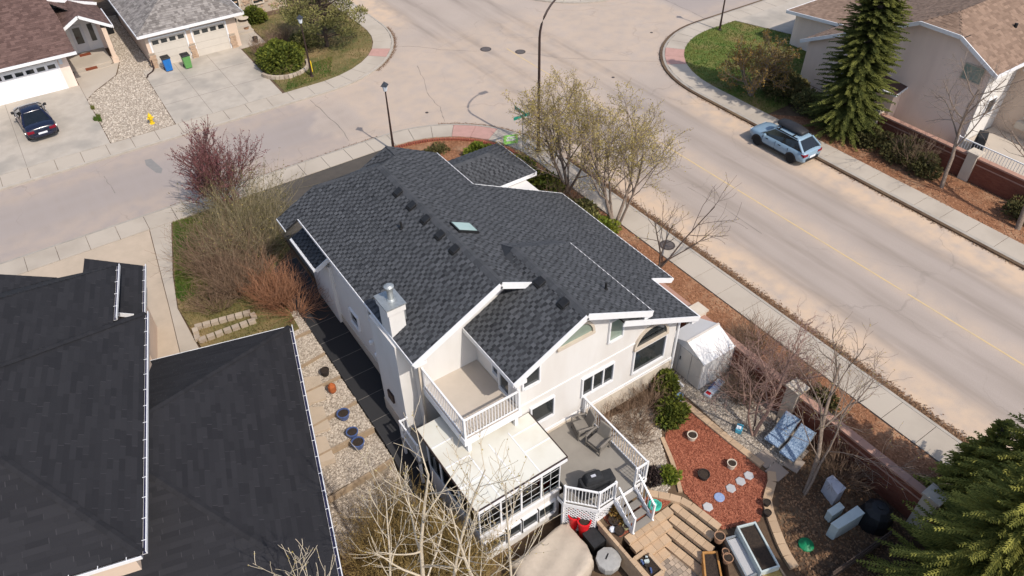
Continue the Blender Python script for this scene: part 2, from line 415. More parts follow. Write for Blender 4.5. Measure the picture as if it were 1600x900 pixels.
def brick_mat():
    m = bpy.data.materials.new('brick_red'); m.use_nodes = True; t = m.node_tree; N = t.nodes; L = t.links
    b = N['Principled BSDF']; b.inputs['Roughness'].default_value = .92; b.inputs['Specular IOR Level'].default_value = .2
    geo = N.new('ShaderNodeNewGeometry'); sp = N.new('ShaderNodeSeparateXYZ'); L.new(geo.outputs['Position'], sp.inputs[0])
    cb = N.new('ShaderNodeCombineXYZ'); L.new(sp.outputs[1], cb.inputs[0]); L.new(sp.outputs[2], cb.inputs[1])
    br = N.new('ShaderNodeTexBrick'); br.inputs['Scale'].default_value = 1.0
    br.inputs['Brick Width'].default_value = .22; br.inputs['Row Height'].default_value = .075; br.inputs['Mortar Size'].default_value = .006
    br.inputs[1].default_value = (.165, .052, .033, 1); br.inputs[2].default_value = (.215, .075, .046, 1); br.inputs[3].default_value = (.15, .075, .053, 1)
    L.new(cb.outputs[0], br.inputs[0]); L.new(br.outputs[0], b.inputs['Base Color'])
    bp = N.new('ShaderNodeBump'); bp.inputs['Strength'].default_value = .5; bp.inputs['Distance'].default_value = .01; bp.invert = True
    L.new(br.outputs['Fac'], bp.inputs['Height']); L.new(bp.outputs[0], b.inputs['Normal']); MATS['brick_red'] = m
brick_mat()

def road_mat():
    m = bpy.data.materials.new('asphalt'); m.use_nodes = True; t = m.node_tree; N = t.nodes; L = t.links
    b = N['Principled BSDF']; b.inputs['Roughness'].default_value = .9; b.inputs['Specular IOR Level'].default_value = .2
    geo = N.new('ShaderNodeNewGeometry'); pos = geo.outputs['Position']
    def noise(s, d=6, st=None):
        n = N.new('ShaderNodeTexNoise'); n.inputs['Scale'].default_value = s; n.inputs['Detail'].default_value = d; v = pos
        if st:
            mp = N.new('ShaderNodeMapping'); mp.inputs['Scale'].default_value = st; L.new(pos, mp.inputs[0]); v = mp.outputs[0]
        L.new(v, n.inputs['Vector']); return n.outputs[0]
    def rng(x, a, c, lo=0., hi=1.):
        r = N.new('ShaderNodeMapRange'); r.inputs[1].default_value = a; r.inputs[2].default_value = c; r.inputs[3].default_value = lo; r.inputs[4].default_value = hi
        L.new(x, r.inputs[0]); return r.outputs[0]
    def mix(f, a, c):
        x = N.new('ShaderNodeMix'); x.data_type = 'RGBA'; L.new(f, x.inputs[0])
        for i, k in ((6, a), (7, c)):
            if isinstance(k, tuple): x.inputs[i].default_value = (*k, 1)
            else: L.new(k, x.inputs[i])
        return x.outputs[2]
    def attr(n):
        a = N.new('ShaderNodeAttribute'); a.attribute_name = n; return a.outputs['Fac']
    def mul(a, c):
        x = N.new('ShaderNodeMath'); x.operation = 'MULTIPLY'; L.new(a, x.inputs[0])
        if isinstance(c, float): x.inputs[1].default_value = c
        else: L.new(c, x.inputs[1])
        return x.outputs[0]
    col = mix(rng(noise(.35), .35, .65), (.445, .375, .325), (.41, .346, .298))
    col = mix(rng(noise(28, 4), .35, .7, 0., .5), col, (.24, .195, .155))
    col = mix(mul(attr('patch'), .75), col, (.30, .262, .245))
    col = mix(mul(attr('track'), rng(noise(.8, 5, (2.5, .25, 1)), .3, .65)), col, (.27, .225, .19))
    col = mix(mul(attr('dust'), rng(noise(1.1, 6), .25, .6)), col, (.54, .405, .29))
    # hairline cracks
    vo = N.new('ShaderNodeTexVoronoi'); vo.feature = 'DISTANCE_TO_EDGE'; vo.inputs['Scale'].default_value = .17
    ad = N.new('ShaderNodeVectorMath'); ad.operation = 'MULTIPLY_ADD'; nn = N.new('ShaderNodeTexNoise'); nn.inputs['Scale'].default_value = .5; nn.inputs['Detail'].default_value = 8
    L.new(pos, nn.inputs['Vector']); ad.inputs[1].default_value = (3.2, 3.2, 0); L.new(nn.outputs['Color'], ad.inputs[0]); L.new(pos, ad.inputs[2]); L.new(ad.outputs[0], vo.inputs['Vector'])
    crack = mul(rng(vo.outputs[0], .003, .008, 1., 0.), rng(noise(.2, 3), .45, .6))
    col = mix(mul(crack, .22), col, (.14, .12, .10))
    L.new(col, b.inputs['Base Color'])
    bp = N.new('ShaderNodeBump'); bp.inputs['Strength'].default_value = .2; bp.inputs['Distance'].default_value = .01
    L.new(noise(90, 2), bp.inputs['Height']); L.new(bp.outputs[0], b.inputs['Normal']); MATS['asphalt'] = m
road_mat()

# ------------------------------------------------------------------ kerb lines of the four corners
def arc(c, r, a0, a1, n=14): return [(c[0]+r*math.cos(R(a0+(a1-a0)*i/n)), c[1]+r*math.sin(R(a0+(a1-a0)*i/n))) for i in range(n+1)]
KA = [(-45, 38.95), (-10, 38.95)] + arc((16.15, 31.1), 7.85, 90, 0) + [(24.0, 5), (24.0, -30)]
KB = [(-45, 46.5), (-10, 46.5)] + arc((15.9, 55.0), 8.5, -90, 0) + [(24.4, 80), (24.4, 130)]
KC = [(36.4, -30), (36.4, 5)] + arc((45.0, 31.35), 8.6, 180, 90) + [(80, 39.95), (120, 39.95)]
KD = [(36.4, 130), (36.4, 80)] + arc((44.4, 55.6), 8.0, 180, 270) + [(80, 47.6), (120, 47.6)]
BLK = {'A': KA + [(-45, -30)], 'B': KB + [(-45, 130)], 'C': KC + [(120, -30)], 'D': KD + [(120, 130)]}
def resample(pl, step):
    P = [Vector((p[0], p[1], 0)) for p in pl]; out = [P[0]]; acc = 0
    for a, b in zip(P, P[1:]):
        L = (b-a).length; t = step-acc
        while t <= L: out.append(a+(b-a)*(t/L)); t += step
        acc = (acc+L) % step if L else acc
    return out
def ribbon_pts(pl, side, o0, o1, step):
    P = resample(pl, step); n = len(P); res = []
    for i in range(n):
        d = (P[min(i+1, n-1)]-P[max(i-1, 0)]).normalized(); nn = Vector((-d.y, d.x, 0))*side
        res.append((P[i]+nn*o0, P[i]+nn*o1))
    return res
def seg_dist(X, Y, pl):
    D = np.full(X.shape, 1e9)
    for (ax, ay), (bx, by) in zip(pl, pl[1:]):
        dx, dy = bx-ax, by-ay; t = np.clip(((X-ax)*dx+(Y-ay)*dy)/(dx*dx+dy*dy), 0, 1)
        D = np.minimum(D, np.hypot(X-ax-t*dx, Y-ay-t*dy))
    return D
def inside(X, Y, poly):
    c = np.zeros(X.shape, bool); n = len(poly)
    for i in range(n):
        (x1, y1), (x2, y2) = poly[i], poly[(i+1) % n]
        if y1 == y2: continue
        k = ((y1 > Y) != (y2 > Y)) & (X < (x2-x1)*(Y-y1)/(y2-y1)+x1); c ^= k
    return c
def sm(x, a, b):
    t = np.clip((x-a)/(b-a), 0, 1); return t*t*(3-2*t)

# road sheet: one grid with holes where the blocks stand
def make_road():
    xs = np.arange(-45, 100.01, .5); ys = np.arange(-30, 130.01, .5); X, Y = np.meshgrid(xs, ys, indexing='ij')
    cx = (X[:-1, :-1]+.25); cy = (Y[:-1, :-1]+.25)
    keep = np.ones(cx.shape, bool)
    for k in 'ABCD':
        keep &= ~(inside(cx, cy, BLK[k]) & (seg_dist(cx, cy, BLK[k][:-1]) > 1.0))
    nx, ny = X.shape; idx = np.arange(nx*ny).reshape(nx, ny)
    q = np.stack([idx[:-1, :-1], idx[1:, :-1], idx[1:, 1:], idx[:-1, 1:]], -1)[keep]
    used = np.zeros(nx*ny, bool); used[q.ravel()] = True; mp = np.cumsum(used)-1
    xf, yf = X.ravel()[used], Y.ravel()[used]
    me = bpy.data.meshes.new('road'); me.from_pydata(np.stack([xf, yf, 0*xf], -1).tolist(), [], mp[q].tolist())
    dk = np.minimum.reduce([seg_dist(xf, yf, k) for k in (KA, KB, KC, KD)])
    main = sm(np.abs(yf-43), 8, 14)               # away from the junction
    dust = .95*(1-sm(dk, 1.2, 2.9))*np.where((xf > 23) & (xf < 38), main, .25)
    dust = np.maximum(dust, .35*(1-sm(np.abs(xf-30.3), .3, 1.0))*((yf < 40)))
    jx = (xf > 16) & (xf < 46); dust = np.maximum(dust, np.where(jx, .35*(1-sm(np.abs(yf-43), 5, 9)), 0))
    track = np.zeros_like(xf)
    for c in (26.6, 28.5, 32.0, 33.9): track = np.maximum(track, 1.0*np.exp(-((xf-c)/.55)**2))
    track *= np.where(xf > 23, 1, 0)
    for c in (40.9, 42.3, 43.6, 45.0): track = np.maximum(track, .3*np.exp(-((yf-c)/.4)**2)*(xf < 16))
    patch = np.where((xf < 13.5+.7*np.sin(yf*1.3)) & (yf > 38), 1.0, 0.0); patch = np.maximum(patch, np.where((xf > 46) & (yf > 39), .9, 0))
    patch = np.maximum(patch, np.where((xf > 23) & (yf < 34) & (xf < 37), .35, 0)*(1-dust))
    for n_, a in (('dust', dust), ('track', track), ('patch', patch)):
        at_ = me.attributes.new(n_, 'FLOAT', 'POINT'); at_.data.foreach_set('value', a.astype(np.float32))
    me.materials.append(MATS['asphalt']); return struct(link('road', me))
make_road()

def poly_mb(poly, z, thick=.03): return MB().prism(poly, z-thick, z)
# land of the other blocks
for k, nm in (('B', 'ground_north'), ('C', 'ground_east'), ('D', 'ground_far')):
    rb = ribbon_pts({'B': KB, 'C': KC, 'D': KD}[k], 1, .12, .2, 1.0)
    poly = [(b.x, b.y) for a, b in rb]; poly += [BLK[k][-1]]
    struct(poly_mb(poly, .095, .09).build(nm, 'soil'))
# land of our block: a terrain grid
def zA(x, y):
    left = np.interp(y, [9, 13, 16, 18, 22, 27, 30], [-1.8, -1.9, -1.75, -1.3, -.9, -.5, .05])
    rear = np.interp(y, [14, 16], [-1.78, -.62])
    z = np.where(x < 8.2, left, rear); z = np.where(y > 26, np.maximum(z, np.interp(y, [26, 30], [-.2, .05])), z)
    return np.where(x > 20.2, np.interp(x, [20.2, 20.6], [-.3, .05]), z)
def make_terrain():
    xs = np.arange(-45, 23.9, .4); ys = np.arange(-30, 38.7, .4); X, Y = np.meshgrid(xs, ys, indexing='ij')
    Z = zA(X, Y); cx, cy = X[:-1, :-1]+.2, Y[:-1, :-1]+.2
    keep = inside(cx, cy, BLK['A']) & (seg_dist(cx, cy, KA) > .5)
    idx = np.arange(X.size).reshape(X.shape); q = np.stack([idx[:-1, :-1], idx[1:, :-1], idx[1:, 1:], idx[:-1, 1:]], -1)[keep]
    me = bpy.data.meshes.new('ground'); me.from_pydata(np.stack([X.ravel(), Y.ravel(), Z.ravel()], -1).tolist(), [], q.tolist())
    me.materials.append(MATS['soil']); struct(link('ground', me))
make_terrain()
struct(MB().box(-600, 600, -600, 600, -4.2, -4).build('plain', 'soil'))

# kerbs and sidewalks (each slab its own piece)
for pl, sd, nm in ((KA, -1, 'A'), (KB, 1, 'B'), (KC, -1 if 0 else 1, 'C'), (KD, 1, 'D')):
    pass
def side_of(pl, blk):
    a = ribbon_pts(pl, 1, 0, .6, 3.0)[3][1]
    return 1 if inside(np.array([a.x]), np.array([a.y]), blk)[0] else -1
rngS = random.Random(5)
RAMPS = {'A': [at2(736, 206, .1)], 'B': [at2(590, 86, .1)], 'C': [at2(1057, 87, .1)], 'D': []}
for k, pl in (('A', KA), ('B', KB), ('C', KC), ('D', KD)):
    sd = side_of(pl, BLK[k])
    kb = MB(); rp = ribbon_pts(pl, sd, 0, .16, .75)
    for (a, b), (c, d) in zip(rp, rp[1:]):
        lo = .012; 
        kb._hull8([(a.x, a.y, -.05), (c.x, c.y, -.05), (d.x, d.y, -.05), (b.x, b.y, -.05), (a.x, a.y, .10), (c.x, c.y, .10), (d.x, d.y, .125), (b.x, b.y, .125)] if sd > 0 else
                  [(c.x, c.y, -.05), (a.x, a.y, -.05), (b.x, b.y, -.05), (d.x, d.y, -.05), (c.x, c.y, .10), (a.x, a.y, .10), (b.x, b.y, .125), (d.x, d.y, .125)], 0)
    struct(kb.build('kerb', 'kerb_concrete'))
    sw = struct(link('sidewalk', None)); sw.empty_display_size = .1
    rp = ribbon_pts(pl, sd, .17, 1.58, 1.5)
    for (a, b), (c, d) in zip(rp, rp[1:]):
        mid = (a+d)/2
        if not (-22 < mid.x < 62 and -6 < mid.y < 70): continue
        ln = (c-a).normalized()*.012; ln2 = (d-b).normalized()*.012
        a, c, b, d = a+ln, c-ln, b+ln2, d-ln2
        z = .12+rngS.uniform(-.004, .004)
        pink = any((mid.x-r[0])**2+(mid.y-r[1])**2 < .85**2 for r in RAMPS[k])
        mb = MB(); q = [a, c, d, b]; mb.prism([(p.x, p.y) for p in q], .02, z)
        mb.build('slab', 'pink_concrete' if pink else 'concrete', sw, origin=(mid.x, mid.y, 0))
# leaf litter lying in the gutters
def scatter_quads(name, mat, n, sampler, size, seed, z=.01, lift=.02, parent=None, tri=False, label=None):
    rng = random.Random(seed); mb = MB()
    for _ in range(n):
        p = sampler(rng)
        if p is None: continue
        s = size*rng.uniform(.5, 1.4); a = rng.uniform(0, 6.28); zz = (p[2] if len(p) > 2 else 0)+z+rng.random()*lift
        tx, ty = rng.uniform(-.5, .5), rng.uniform(-.5, .5); ca, sa = math.cos(a)*s, math.sin(a)*s
        q = [(ca, sa), (-sa*.6, ca*.6), (-ca, -sa), (sa*.6, -ca*.6)]
        if tri: q = q[:3]
        mb.face([(p[0]+x, p[1]+y, zz+tx*x+ty*y+s*.3) for x, y in q], rng.random())
    return struct(mb.build(name, mat, parent), 'stuff')
def gut(pl, lo, hi, w, bias=1.0):
    def f(r):
        y = r.uniform(lo, hi); x = pl + abs(r.gauss(0, w))*bias; return (x, y, 0)
    return f
scatter_quads('leaf_litter', 'dry_leaf', 16000, gut(24.02, -2, 30, .2), .04, 3, lift=.05)
scatter_quads('leaf_litter', 'dry_leaf', 7000, gut(36.38, -2, 31, .14, -1), .035, 4)
scatter_quads('leaf_litter', 'dry_leaf', 1500, lambda r: (r.uniform(3, 16), 38.97+abs(r.gauss(0, .08)), 0), .035, 6)
def arcg(c, rad, a0, a1):
    def f(r):
        a = R(r.uniform(a0, a1)); q = rad+abs(r.gauss(0, .12))*(1); return (c[0]+q*math.cos(a), c[1]+q*math.sin(a), 0)
    return f
scatter_quads('leaf_litter', 'dry_leaf', 1500, arcg((16.15, 31.1), 7.87, 10, 62), .03, 7)
scatter_quads('leaf_litter', 'dry_leaf', 1800, arcg((45, 31.35), 8.62, 110, 180), .03, 8)
scatter_quads('leaf_litter', 'dry_leaf', 1300, arcg((15.9, 55), 8.52, -60, -5), .03, 9)

# centre line: painted stretches, worn
ln = MB(); rr = random.Random(2); y = -20.0
while y < 33:
    L = rr.uniform(5, 14); ln.box(29.96+rr.uniform(-.01, .01), 30.05, y, y+L, .002, .005); y += L+rr.uniform(.1, .5)
struct(ln.build('lane_line', 'road_paint'))
# asphalt repair patch and seams
struct(MB().prism([at2(*p) for p in ((226, 250), (236, 248), (254, 264), (252, 271), (244, 270), (228, 258))], .001, .004).build('road_patch', M('patch_grey', (.21, .20, .19), (.24, .225, .21), 4, .9)))
def seam(pts, w=.03):
    mb = MB(); P = [at(*p) for p in pts]; rs = random.Random(len(pts)); Q = []
    for a, b in zip(P, P[1:]):
        for i in range(5): Q.append(a+(b-a)*(i/5)+Vector((rs.uniform(-.05, .05), rs.uniform(-.05, .05), 0)))
    Q.append(P[-1])
    for a, b in zip(Q, Q[1:]):
        d = (b-a).normalized(); n = Vector((-d.y, d.x, 0))*w*rs.uniform(.4, 1); z = Vector((0, 0, .004))
        mb.face([a-n+z, b-n+z, b+n+z, a+n+z])
    return struct(mb.build('road_crack', M('crack_dark', (.17, .15, .13), (.22, .19, .165), 6, .95)))
seam([(485, 156), (508, 178), (532, 200), (545, 220)]); seam([(612, 72), (655, 73), (690, 78), (745, 80)], .025); seam([(652, 103), (662, 125), (670, 150), (688, 168), (695, 190)], .025)
seam([(1040, 0), (1075, 16), (1105, 31)], .03); seam([(163, 275), (172, 290), (180, 302)], .02); seam([(805, 80), (870, 90), (960, 95), (1035, 96)], .02)
seam([(1075, 292), (1130, 325), (1190, 365)], .02)
# ------------------------------------------------------------------ surfaces of our block
struct(poly_mb([(7.2, 27.0), (15.6, 27.0), (15.6, 37.34), (7.2, 37.34)], .105, .12).build('driveway', 'dark_drive'))
struct(poly_mb([(-12, 24), (-.2, 24), (.62, 30.4), (1.45, 37.34), (-12, 37.34)], .105, .3).build('neighbour_driveway', 'tan_concrete'))
struct(poly_mb([(-.17, 24), (1.2, 24), (1.0, 27.0), (.95, 30.2), (1.45, 32.8), (2.62, 37.34), (1.49, 37.34), (.65, 30.4)], .112, .3).build('path', 'concrete'))
LAWN = [(2.68, 37.3), (7.1, 37.3), (7.1, 31.4), (5.4, 30.0), (5.2, 25.6), (1.2, 25.6), (1.08, 27.4), (1.0, 30.2), (1.5, 32.8)]
struct(poly_mb(LAWN, .10, .4).build('lawn', 'dry_lawn'))
def poly_sampler(poly, z):
    xs = [p[0] for p in poly]; ys = [p[1] for p in poly]
    def f(r):
        for _ in range(12):
            x, y = r.uniform(min(xs), max(xs)), r.uniform(min(ys), max(ys)); c = False; n = len(poly)
            for i in range(n):
                (x1, y1), (x2, y2) = poly[i], poly[(i+1) % n]
                if (y1 > y) != (y2 > y) and x < (x2-x1)*(y-y1)/(y2-y1)+x1: c = not c
            if c: return (x, y, z)
        return None
    return f
def blades(name, poly, z, n, mat, seed, h=.09):
    rng = random.Random(seed); S = poly_sampler(poly, z); mb = MB()
    for _ in range(n):
        p = S(rng)
        if p is None: continue
        a = rng.uniform(0, 6.28); w = rng.uniform(.015, .035); hh = h*rng.uniform(.5, 1.5); lx, ly = rng.gauss(0, .05), rng.gauss(0, .05)
        ca, sa = math.cos(a)*w, math.sin(a)*w
        mb.face([(p[0]-ca, p[1]-sa, z), (p[0]+ca, p[1]+sa, z), (p[0]+lx, p[1]+ly, z+hh)], min(1, max(0, .5+.35*math.sin(p[0]*1.7+p[1]*.9)+rng.gauss(0, .25))))
    return struct(mb.build(name, mat), 'stuff')
blades('grass', LAWN, .10, 9000, 'dry_blade', 11)
blades('grass', [(2.7, 37.2), (4.9, 37.0), (4.2, 34), (2.6, 30.5), (1.2, 30.5), (1.6, 32.8)], .10, 9000, 'grass_blade', 12)
blades('grass', [(2.75, 37.2), (4.2, 37.0), (3.3, 34.2), (2.2, 31.8), (1.25, 30.6), (1.15, 31.0), (1.6, 32.8)], .10, 14000, 'grass_green', 15, .1)
def chips(name, poly, z, n, mat, seed, s=.05, pebble=False):
    rng = random.Random(seed); S = poly_sampler(poly, z); mb = MB()
    for _ in range(n):
        p = S(rng)
        if p is None: continue
        k = s*rng.uniform(.5, 1.5); a = rng.uniform(0, 6.28); ca, sa = math.cos(a), math.sin(a); r = rng.random()
        if pebble:
            h = k*.55; b = len(mb.v)
            pts = [(k*ca, k*sa), (-k*.8*sa, k*.8*ca), (-k*ca, -k*sa), (k*.8*sa, -k*.8*ca)]
            mb.v.extend([(p[0]+x, p[1]+y, z-.004) for x, y in pts]); mb.v.append((p[0], p[1], z+h))
            for i in range(4): mb.f.append((b+i, b+(i+1) % 4, b+4)); mb.r.append(r); mb.mi.append(0)
        else:
            t = rng.uniform(-.4, .4); w = k*.35; zz = z+rng.uniform(.004, .03)
            mb.face([(p[0]+x*ca-y*sa, p[1]+x*sa+y*ca, zz+x*t) for x, y in ((-k, -w), (k, -w), (k, w), (-k, w))], r)
    return struct(mb.build(name, mat), 'stuff')
# bark strip between sidewalk and brick wall, and front bed
STRIP = [(20.15, -6), (22.36, -6), (22.36, 24.5), (20.15, 24.5)]
struct(poly_mb(STRIP, .09, .5).build('mulch_strip', 'bark_mulch')); chips('bark_chips', STRIP, .09, 14000, 'mulch_chip', 13, .045)
FRONT = [(15.7, 31), (20.2, 29.5), (22.3, 24.6), (22.36, 31.0)] + [(16.15+6.2*math.cos(R(a)), 31.1+6.2*math.sin(R(a))) for a in range(8, 88, 8)] + [(15.7, 37.3)]
struct(poly_mb(FRONT, .085, .2).build('front_bed', 'bark_mulch')); chips('bark_chips', FRONT, .085, 6000, 'mulch_chip', 14, .045)
eb = struct(link('brick_edging', None)); ebm = MB().box(-.1, .1, -.05, .05, 0, .13).mesh('brick', M('edging_brick', (.24, .065, .04), (.32, .10, .06), src='obj', rough=.9))
for i in range(60):
    a = R(10+1.5*i); c = Vector((16.15+5.85*math.cos(a), 31.1+5.85*math.sin(a), .08))
    o = link('brick', ebm, eb, c); o.rotation_euler = (0, 0, a)
DB = [(19.5, 16.4), (20.14, 16.4), (20.14, 24.55), (22.3, 24.55), (20.2, 29.4), (18.9, 30.4), (18.9, 24.2), (19.5, 24.0)]
struct(poly_mb(DB, .08, .6).build('shrub_bed', 'soil'))
# dark rubber slabs down the side of the house
dw = struct(link('side_walkway', None)); M('joint_grey', (.13, .12, .11), (.17, .155, .14), 5, .9)
edge = np.arange(14.0, 31.6, 1.27)
def zside(y): return float(np.interp(y, [13, 16, 18, 22, 27, 31], [-1.62, -1.2, -.42, -.12, .04, .09]))
for y0, y1 in zip(edge, edge[1:]):
    mb = MB(); a, b = zside(y0), zside(y1)
    mb._hull8([(5.62, y0+.012, a-.4), (7.06, y0+.012, a-.4), (7.06, y1-.012, b-.4), (5.62, y1-.012, b-.4), (5.62, y0+.012, a), (7.06, y0+.012, a), (7.06, y1-.012, b), (5.62, y1-.012, b)], 0)
    mb.build('slab', 'dark_slab', dw, origin=(6.3, y0, 0))
    j = MB(); j.bar((5.62, y1, b-.01), (7.06, y1, b-.01), .02, .03); j.build('joint', 'joint_grey', dw)
# stone bed with terraces between the houses
SB = [(5.58, 14.6), (5.58, 26.9), (4.6, 26.9), (2.2, 17.6), (2.4, 14.6)]
def zbed(y): return float(np.interp(y, [14, 16, 18, 22, 27], [-1.45, -1.1, -.5, -.26, .02]))
tb = [(26.9, 25.2), (25.2, 23.6), (23.6, 22.0), (22.0, 20.4), (20.4, 18.8), (18.8, 17.2), (17.2, 14.8)]
for i, (ya, yb) in enumerate(tb):
    z = zbed(yb)+.06; xa = np.interp(ya, [17.6, 26.9], [2.2, 4.6]); xb = np.interp(yb, [17.6, 26.9], [2.2, 4.6])
    P = [(5.58, yb), (5.58, ya), (xa, ya), (xb, yb)]
    struct(poly_mb(P, z, .6).build('stone_bed', 'pebble_bed')); chips('river_pebbles', P, z, 2600, 'pebble', 20+i, .05, True)
    w = MB()
    w.bar((5.56, yb, z-.1), (xb, yb-.25*(i % 2), z-.1), .09, .3); w.build('timber_edge', 'timber', None, origin=(5, yb, z-.3))
    tag(bpy.data.objects[w and 'timber_edge' if i == 0 else sorted([o.name for o in bpy.data.objects if o.name.startswith('timber_edge')])[-1]],
        ['topmost timber retaining edge across the sloping stone bed', 'second timber retaining edge down the stone bed', 'timber retaining edge above the rust coloured lantern', 'timber retaining edge just below the rust coloured lantern',
         'timber retaining edge above the pair of blue pots', 'timber retaining edge below the pair of blue pots', 'lowest timber retaining edge beside the olive shrubs'][i], 'retaining edge', 'timber edges of the stone bed')
for k, (a, b) in enumerate((((469, 596), (498, 655)), ((474, 655), (510, 650)), ((488, 690), (523, 730)))):
    P = [at2(475+5*k, 590+45*k, -.2), at2(500+4*k, 588+45*k, -.2), at2(510+6*k, 622+45*k, -.2), at2(481+6*k, 632+45*k, -.2)]
    z = zbed(sum(p[1] for p in P)/4)+.09
    struct(poly_mb(P, z, .3).build('paving_slab', 'tan_concrete'))

# backyard platform, patio, beds
GZ = -.62
PLAT = [(10.55, 14.1), (10.55, 9.36), (13.2, 9.36), (13.62, 9.1), (13.9, 7.4), (12.2, 5.2), (12.2, 2.0), (20.0, 2.0), (20.0, 26.0), (18.95, 26.0), (18.95, 16.5), (17.58, 16.5), (17.58, 14.1)]
struct(MB().prism(PLAT, -2.0, GZ).build('garden_terrace', 'soil'))
PATIO = [(10.62, 8.32), (13.2, 8.32), (13.15, 7.2), (12.15, 5.2), (12.15, 2.0), (10.62, 2.0)]
struct(MB().prism(PATIO, -2.0, -1.33).build('patio_base', 'soil'))
pv = MB(); rp = random.Random(8)
S_in = lambda x, y: bool(inside(np.array([x]), np.array([y]), PATIO)[0])
for i in range(14):
    for j in range(34):
        x = 10.62+i*.2+(j % 2)*.1; y = 2.0+j*.19
        if S_in(x+.1, y+.09) and S_in(x+.01, y+.01) and S_in(x+.19, y+.01): pv.box(x+.006, x+.194, y+.006, y+.184, -1.34, -1.30+rp.uniform(-.003, .003), rp.random())
struct(pv.build('patio_pavers', 'paver_mix'), 'stuff')
REDP = [(15.0, 11.6), (14.3, 10.15), (13.95, 9.4), (13.98, 7.5), (15.35, 6.95), (16.25, 7.45), (17.15, 7.85), (16.98, 10.0), (16.95, 12.1), (15.9, 12.2)]
struct(poly_mb(REDP, GZ+.03, .06).build('red_rock_bed', 'red_rock')); chips('red_rock_chips', REDP, GZ+.03, 15000, 'red_chip', 31, .038)
RED2 = [(10.75, 10.6), (12.0, 10.1), (12.9, 10.05), (13.45, 9.45), (13.1, 9.38), (10.75, 9.38)]
struct(poly_mb(RED2, GZ+.03, .06).build('red_rock_bed', 'red_rock')); chips('red_rock_chips', RED2, GZ+.03, 2500, 'red_chip', 32, .035)
PEB = [(12.95, 14.0), (15.7, 13.4), (15.5, 12.3), (14.8, 11.6), (14.0, 10.1), (13.4, 9.75), (12.95, 10.3)]
struct(poly_mb(PEB, GZ+.025, .06).build('pebble_bed', 'pebble_bed')); chips('river_pebbles', PEB, GZ+.025, 4500, 'pebble', 33, .045, True)
PEB2 = [(17.35, 13.9), (17.35, 8.2), (18.6, 7.9), (19.85, 9.0), (19.85, 16.0), (17.7, 16.0)]
struct(poly_mb(PEB2, GZ+.02, .06).build('pebble_bed', M('pebble_grey', (.30, .26, .215), (.17, .14, .11), 9, .9, .9, 25))); chips('river_pebbles', PEB2, GZ+.02, 7000, 'pebble', 34, .045, True)
LITR = [(15.5, 6.3), (17.3, 7.6), (19.8, 8.8), (19.8, 2.2), (13.5, 2.2), (14.9, 5.0)]
scatter_quads('dead_leaves', 'dry_leaf', 6000, lambda r, S=poly_sampler(LITR, GZ): S(r), .05, 35)

# ------------------------------------------------------------------ THE HOUSE
H = thing('house', 'cream stucco house with charcoal shingle roof, balcony and glazed sunroom', 'house', (11.5, 19, 0))
ZB = -1.9
w = MB()
w.sect([(7.1, ZB), (13.98, ZB), (13.98, 5.02), (10.3, 6.86), (7.1, 5.26)], 16.78, 25.2)
w.sect([(7.1, ZB), (13.98, ZB), (13.98, 5.02), (11.7, 5.6), (10.3, 5.6), (7.1, 5.2)], 25.2, 26.9)
w.sect([(9.5, ZB), (14.8, ZB), (14.8, 5.06), (12.06, 6.45), (9.5, 5.17)], 14.12, 17.2)
w.sect([(14.8, ZB), (17.54, ZB), (17.54, 3.24), (14.8, 4.6)], 14.12, 17.3)
w.sect([(13.8, ZB), (18.88, ZB), (18.88, 2.55), (13.8, 5.05)], 16.92, 23.9)
w.box(6.95, 7.1, 24.9, 27.4, ZB, 3.3)
w.box(14.2, 18.6, 23.9, 29.4, -.3, 2.55)
w.build('wall', 'stucco', H)
# band lines on the rear wall
tr = MB(); tr.box(9.49, 17.56, 14.09, 14.12, 2.78, 2.83); tr.box(9.96, 17.56, 14.08, 14.12, .42, .56); tr.build('trim_band', 'soffit_white', H)
fd = MB(); fd.box(9.96, 17.58, 14.06, 14.118, ZB, .42); fd.build('foundation', 'stucco_tan', H)
ch = MB(); ch.box(6.5, 7.3, 17.35, 19.4, ZB, 5.05); ch.build('chimney_chase', 'stucco', H)
fb = MB(); fb.box(6.47, 6.499, 17.33, 19.42, ZB, .35); fb.box(7.07, 7.099, 19.45, 26.0, ZB, .45); fb.build('foundation', 'stucco_tan', H)

roof = None
def LP(x, y): return (x, y, 1.895+.5*x)                    # main left slope
def RP(x, y): return (x, y, 12.205-.5*x)                   # main right slope
def L2(x, y): return (x, y, .61+.5*x)
def R2(x, y): return (x, y, 6.64-.506*(x-12.06))
G0, G1 = 16.15, 25.36
left = [LP(6.62, G0), LP(10.31, G0), LP(10.31, G1), LP(7.89, 27.42), LP(5.98, 27.42), LP(5.98, 26.4), LP(6.62, 26.4)]
right = [RP(10.31, G1), RP(10.31, G0), RP(13.83, G0), RP(13.83, 13.5), RP(18.05, 13.5), RP(18.05, 16.35), RP(19.42, 16.35), RP(19.42, 24.4), RP(14.25, 24.4), RP(14.25, 27.75), RP(11.7, 27.75), RP(11.7, 26.77)]
left2 = [L2(9.0, 13.5), L2(12.06, 13.5), L2(12.06, 17.9), L2(11.62, 17.3), L2(11.62, 16.74), L2(9.0, 16.74)]
right2 = [R2(12.06, 13.5), R2(15.24, 13.5), R2(15.24, 18.5), R2(12.06, 17.9)]
skirt = [R2(12.06, 17.9), R2(15.24, 18.5), RP(15.05, 19.4), RP(12.1, 18.95)]
skirt2 = [L2(12.06, 17.9), RP(12.1, 18.95), RP(11.62, 17.9), L2(11.62, 17.3)]
fhip = [(10.31, 25.36, 7.05), (11.7, 26.77, 6.355), (10.2, 27.42, 5.85), (7.89, 27.42, 5.84)]
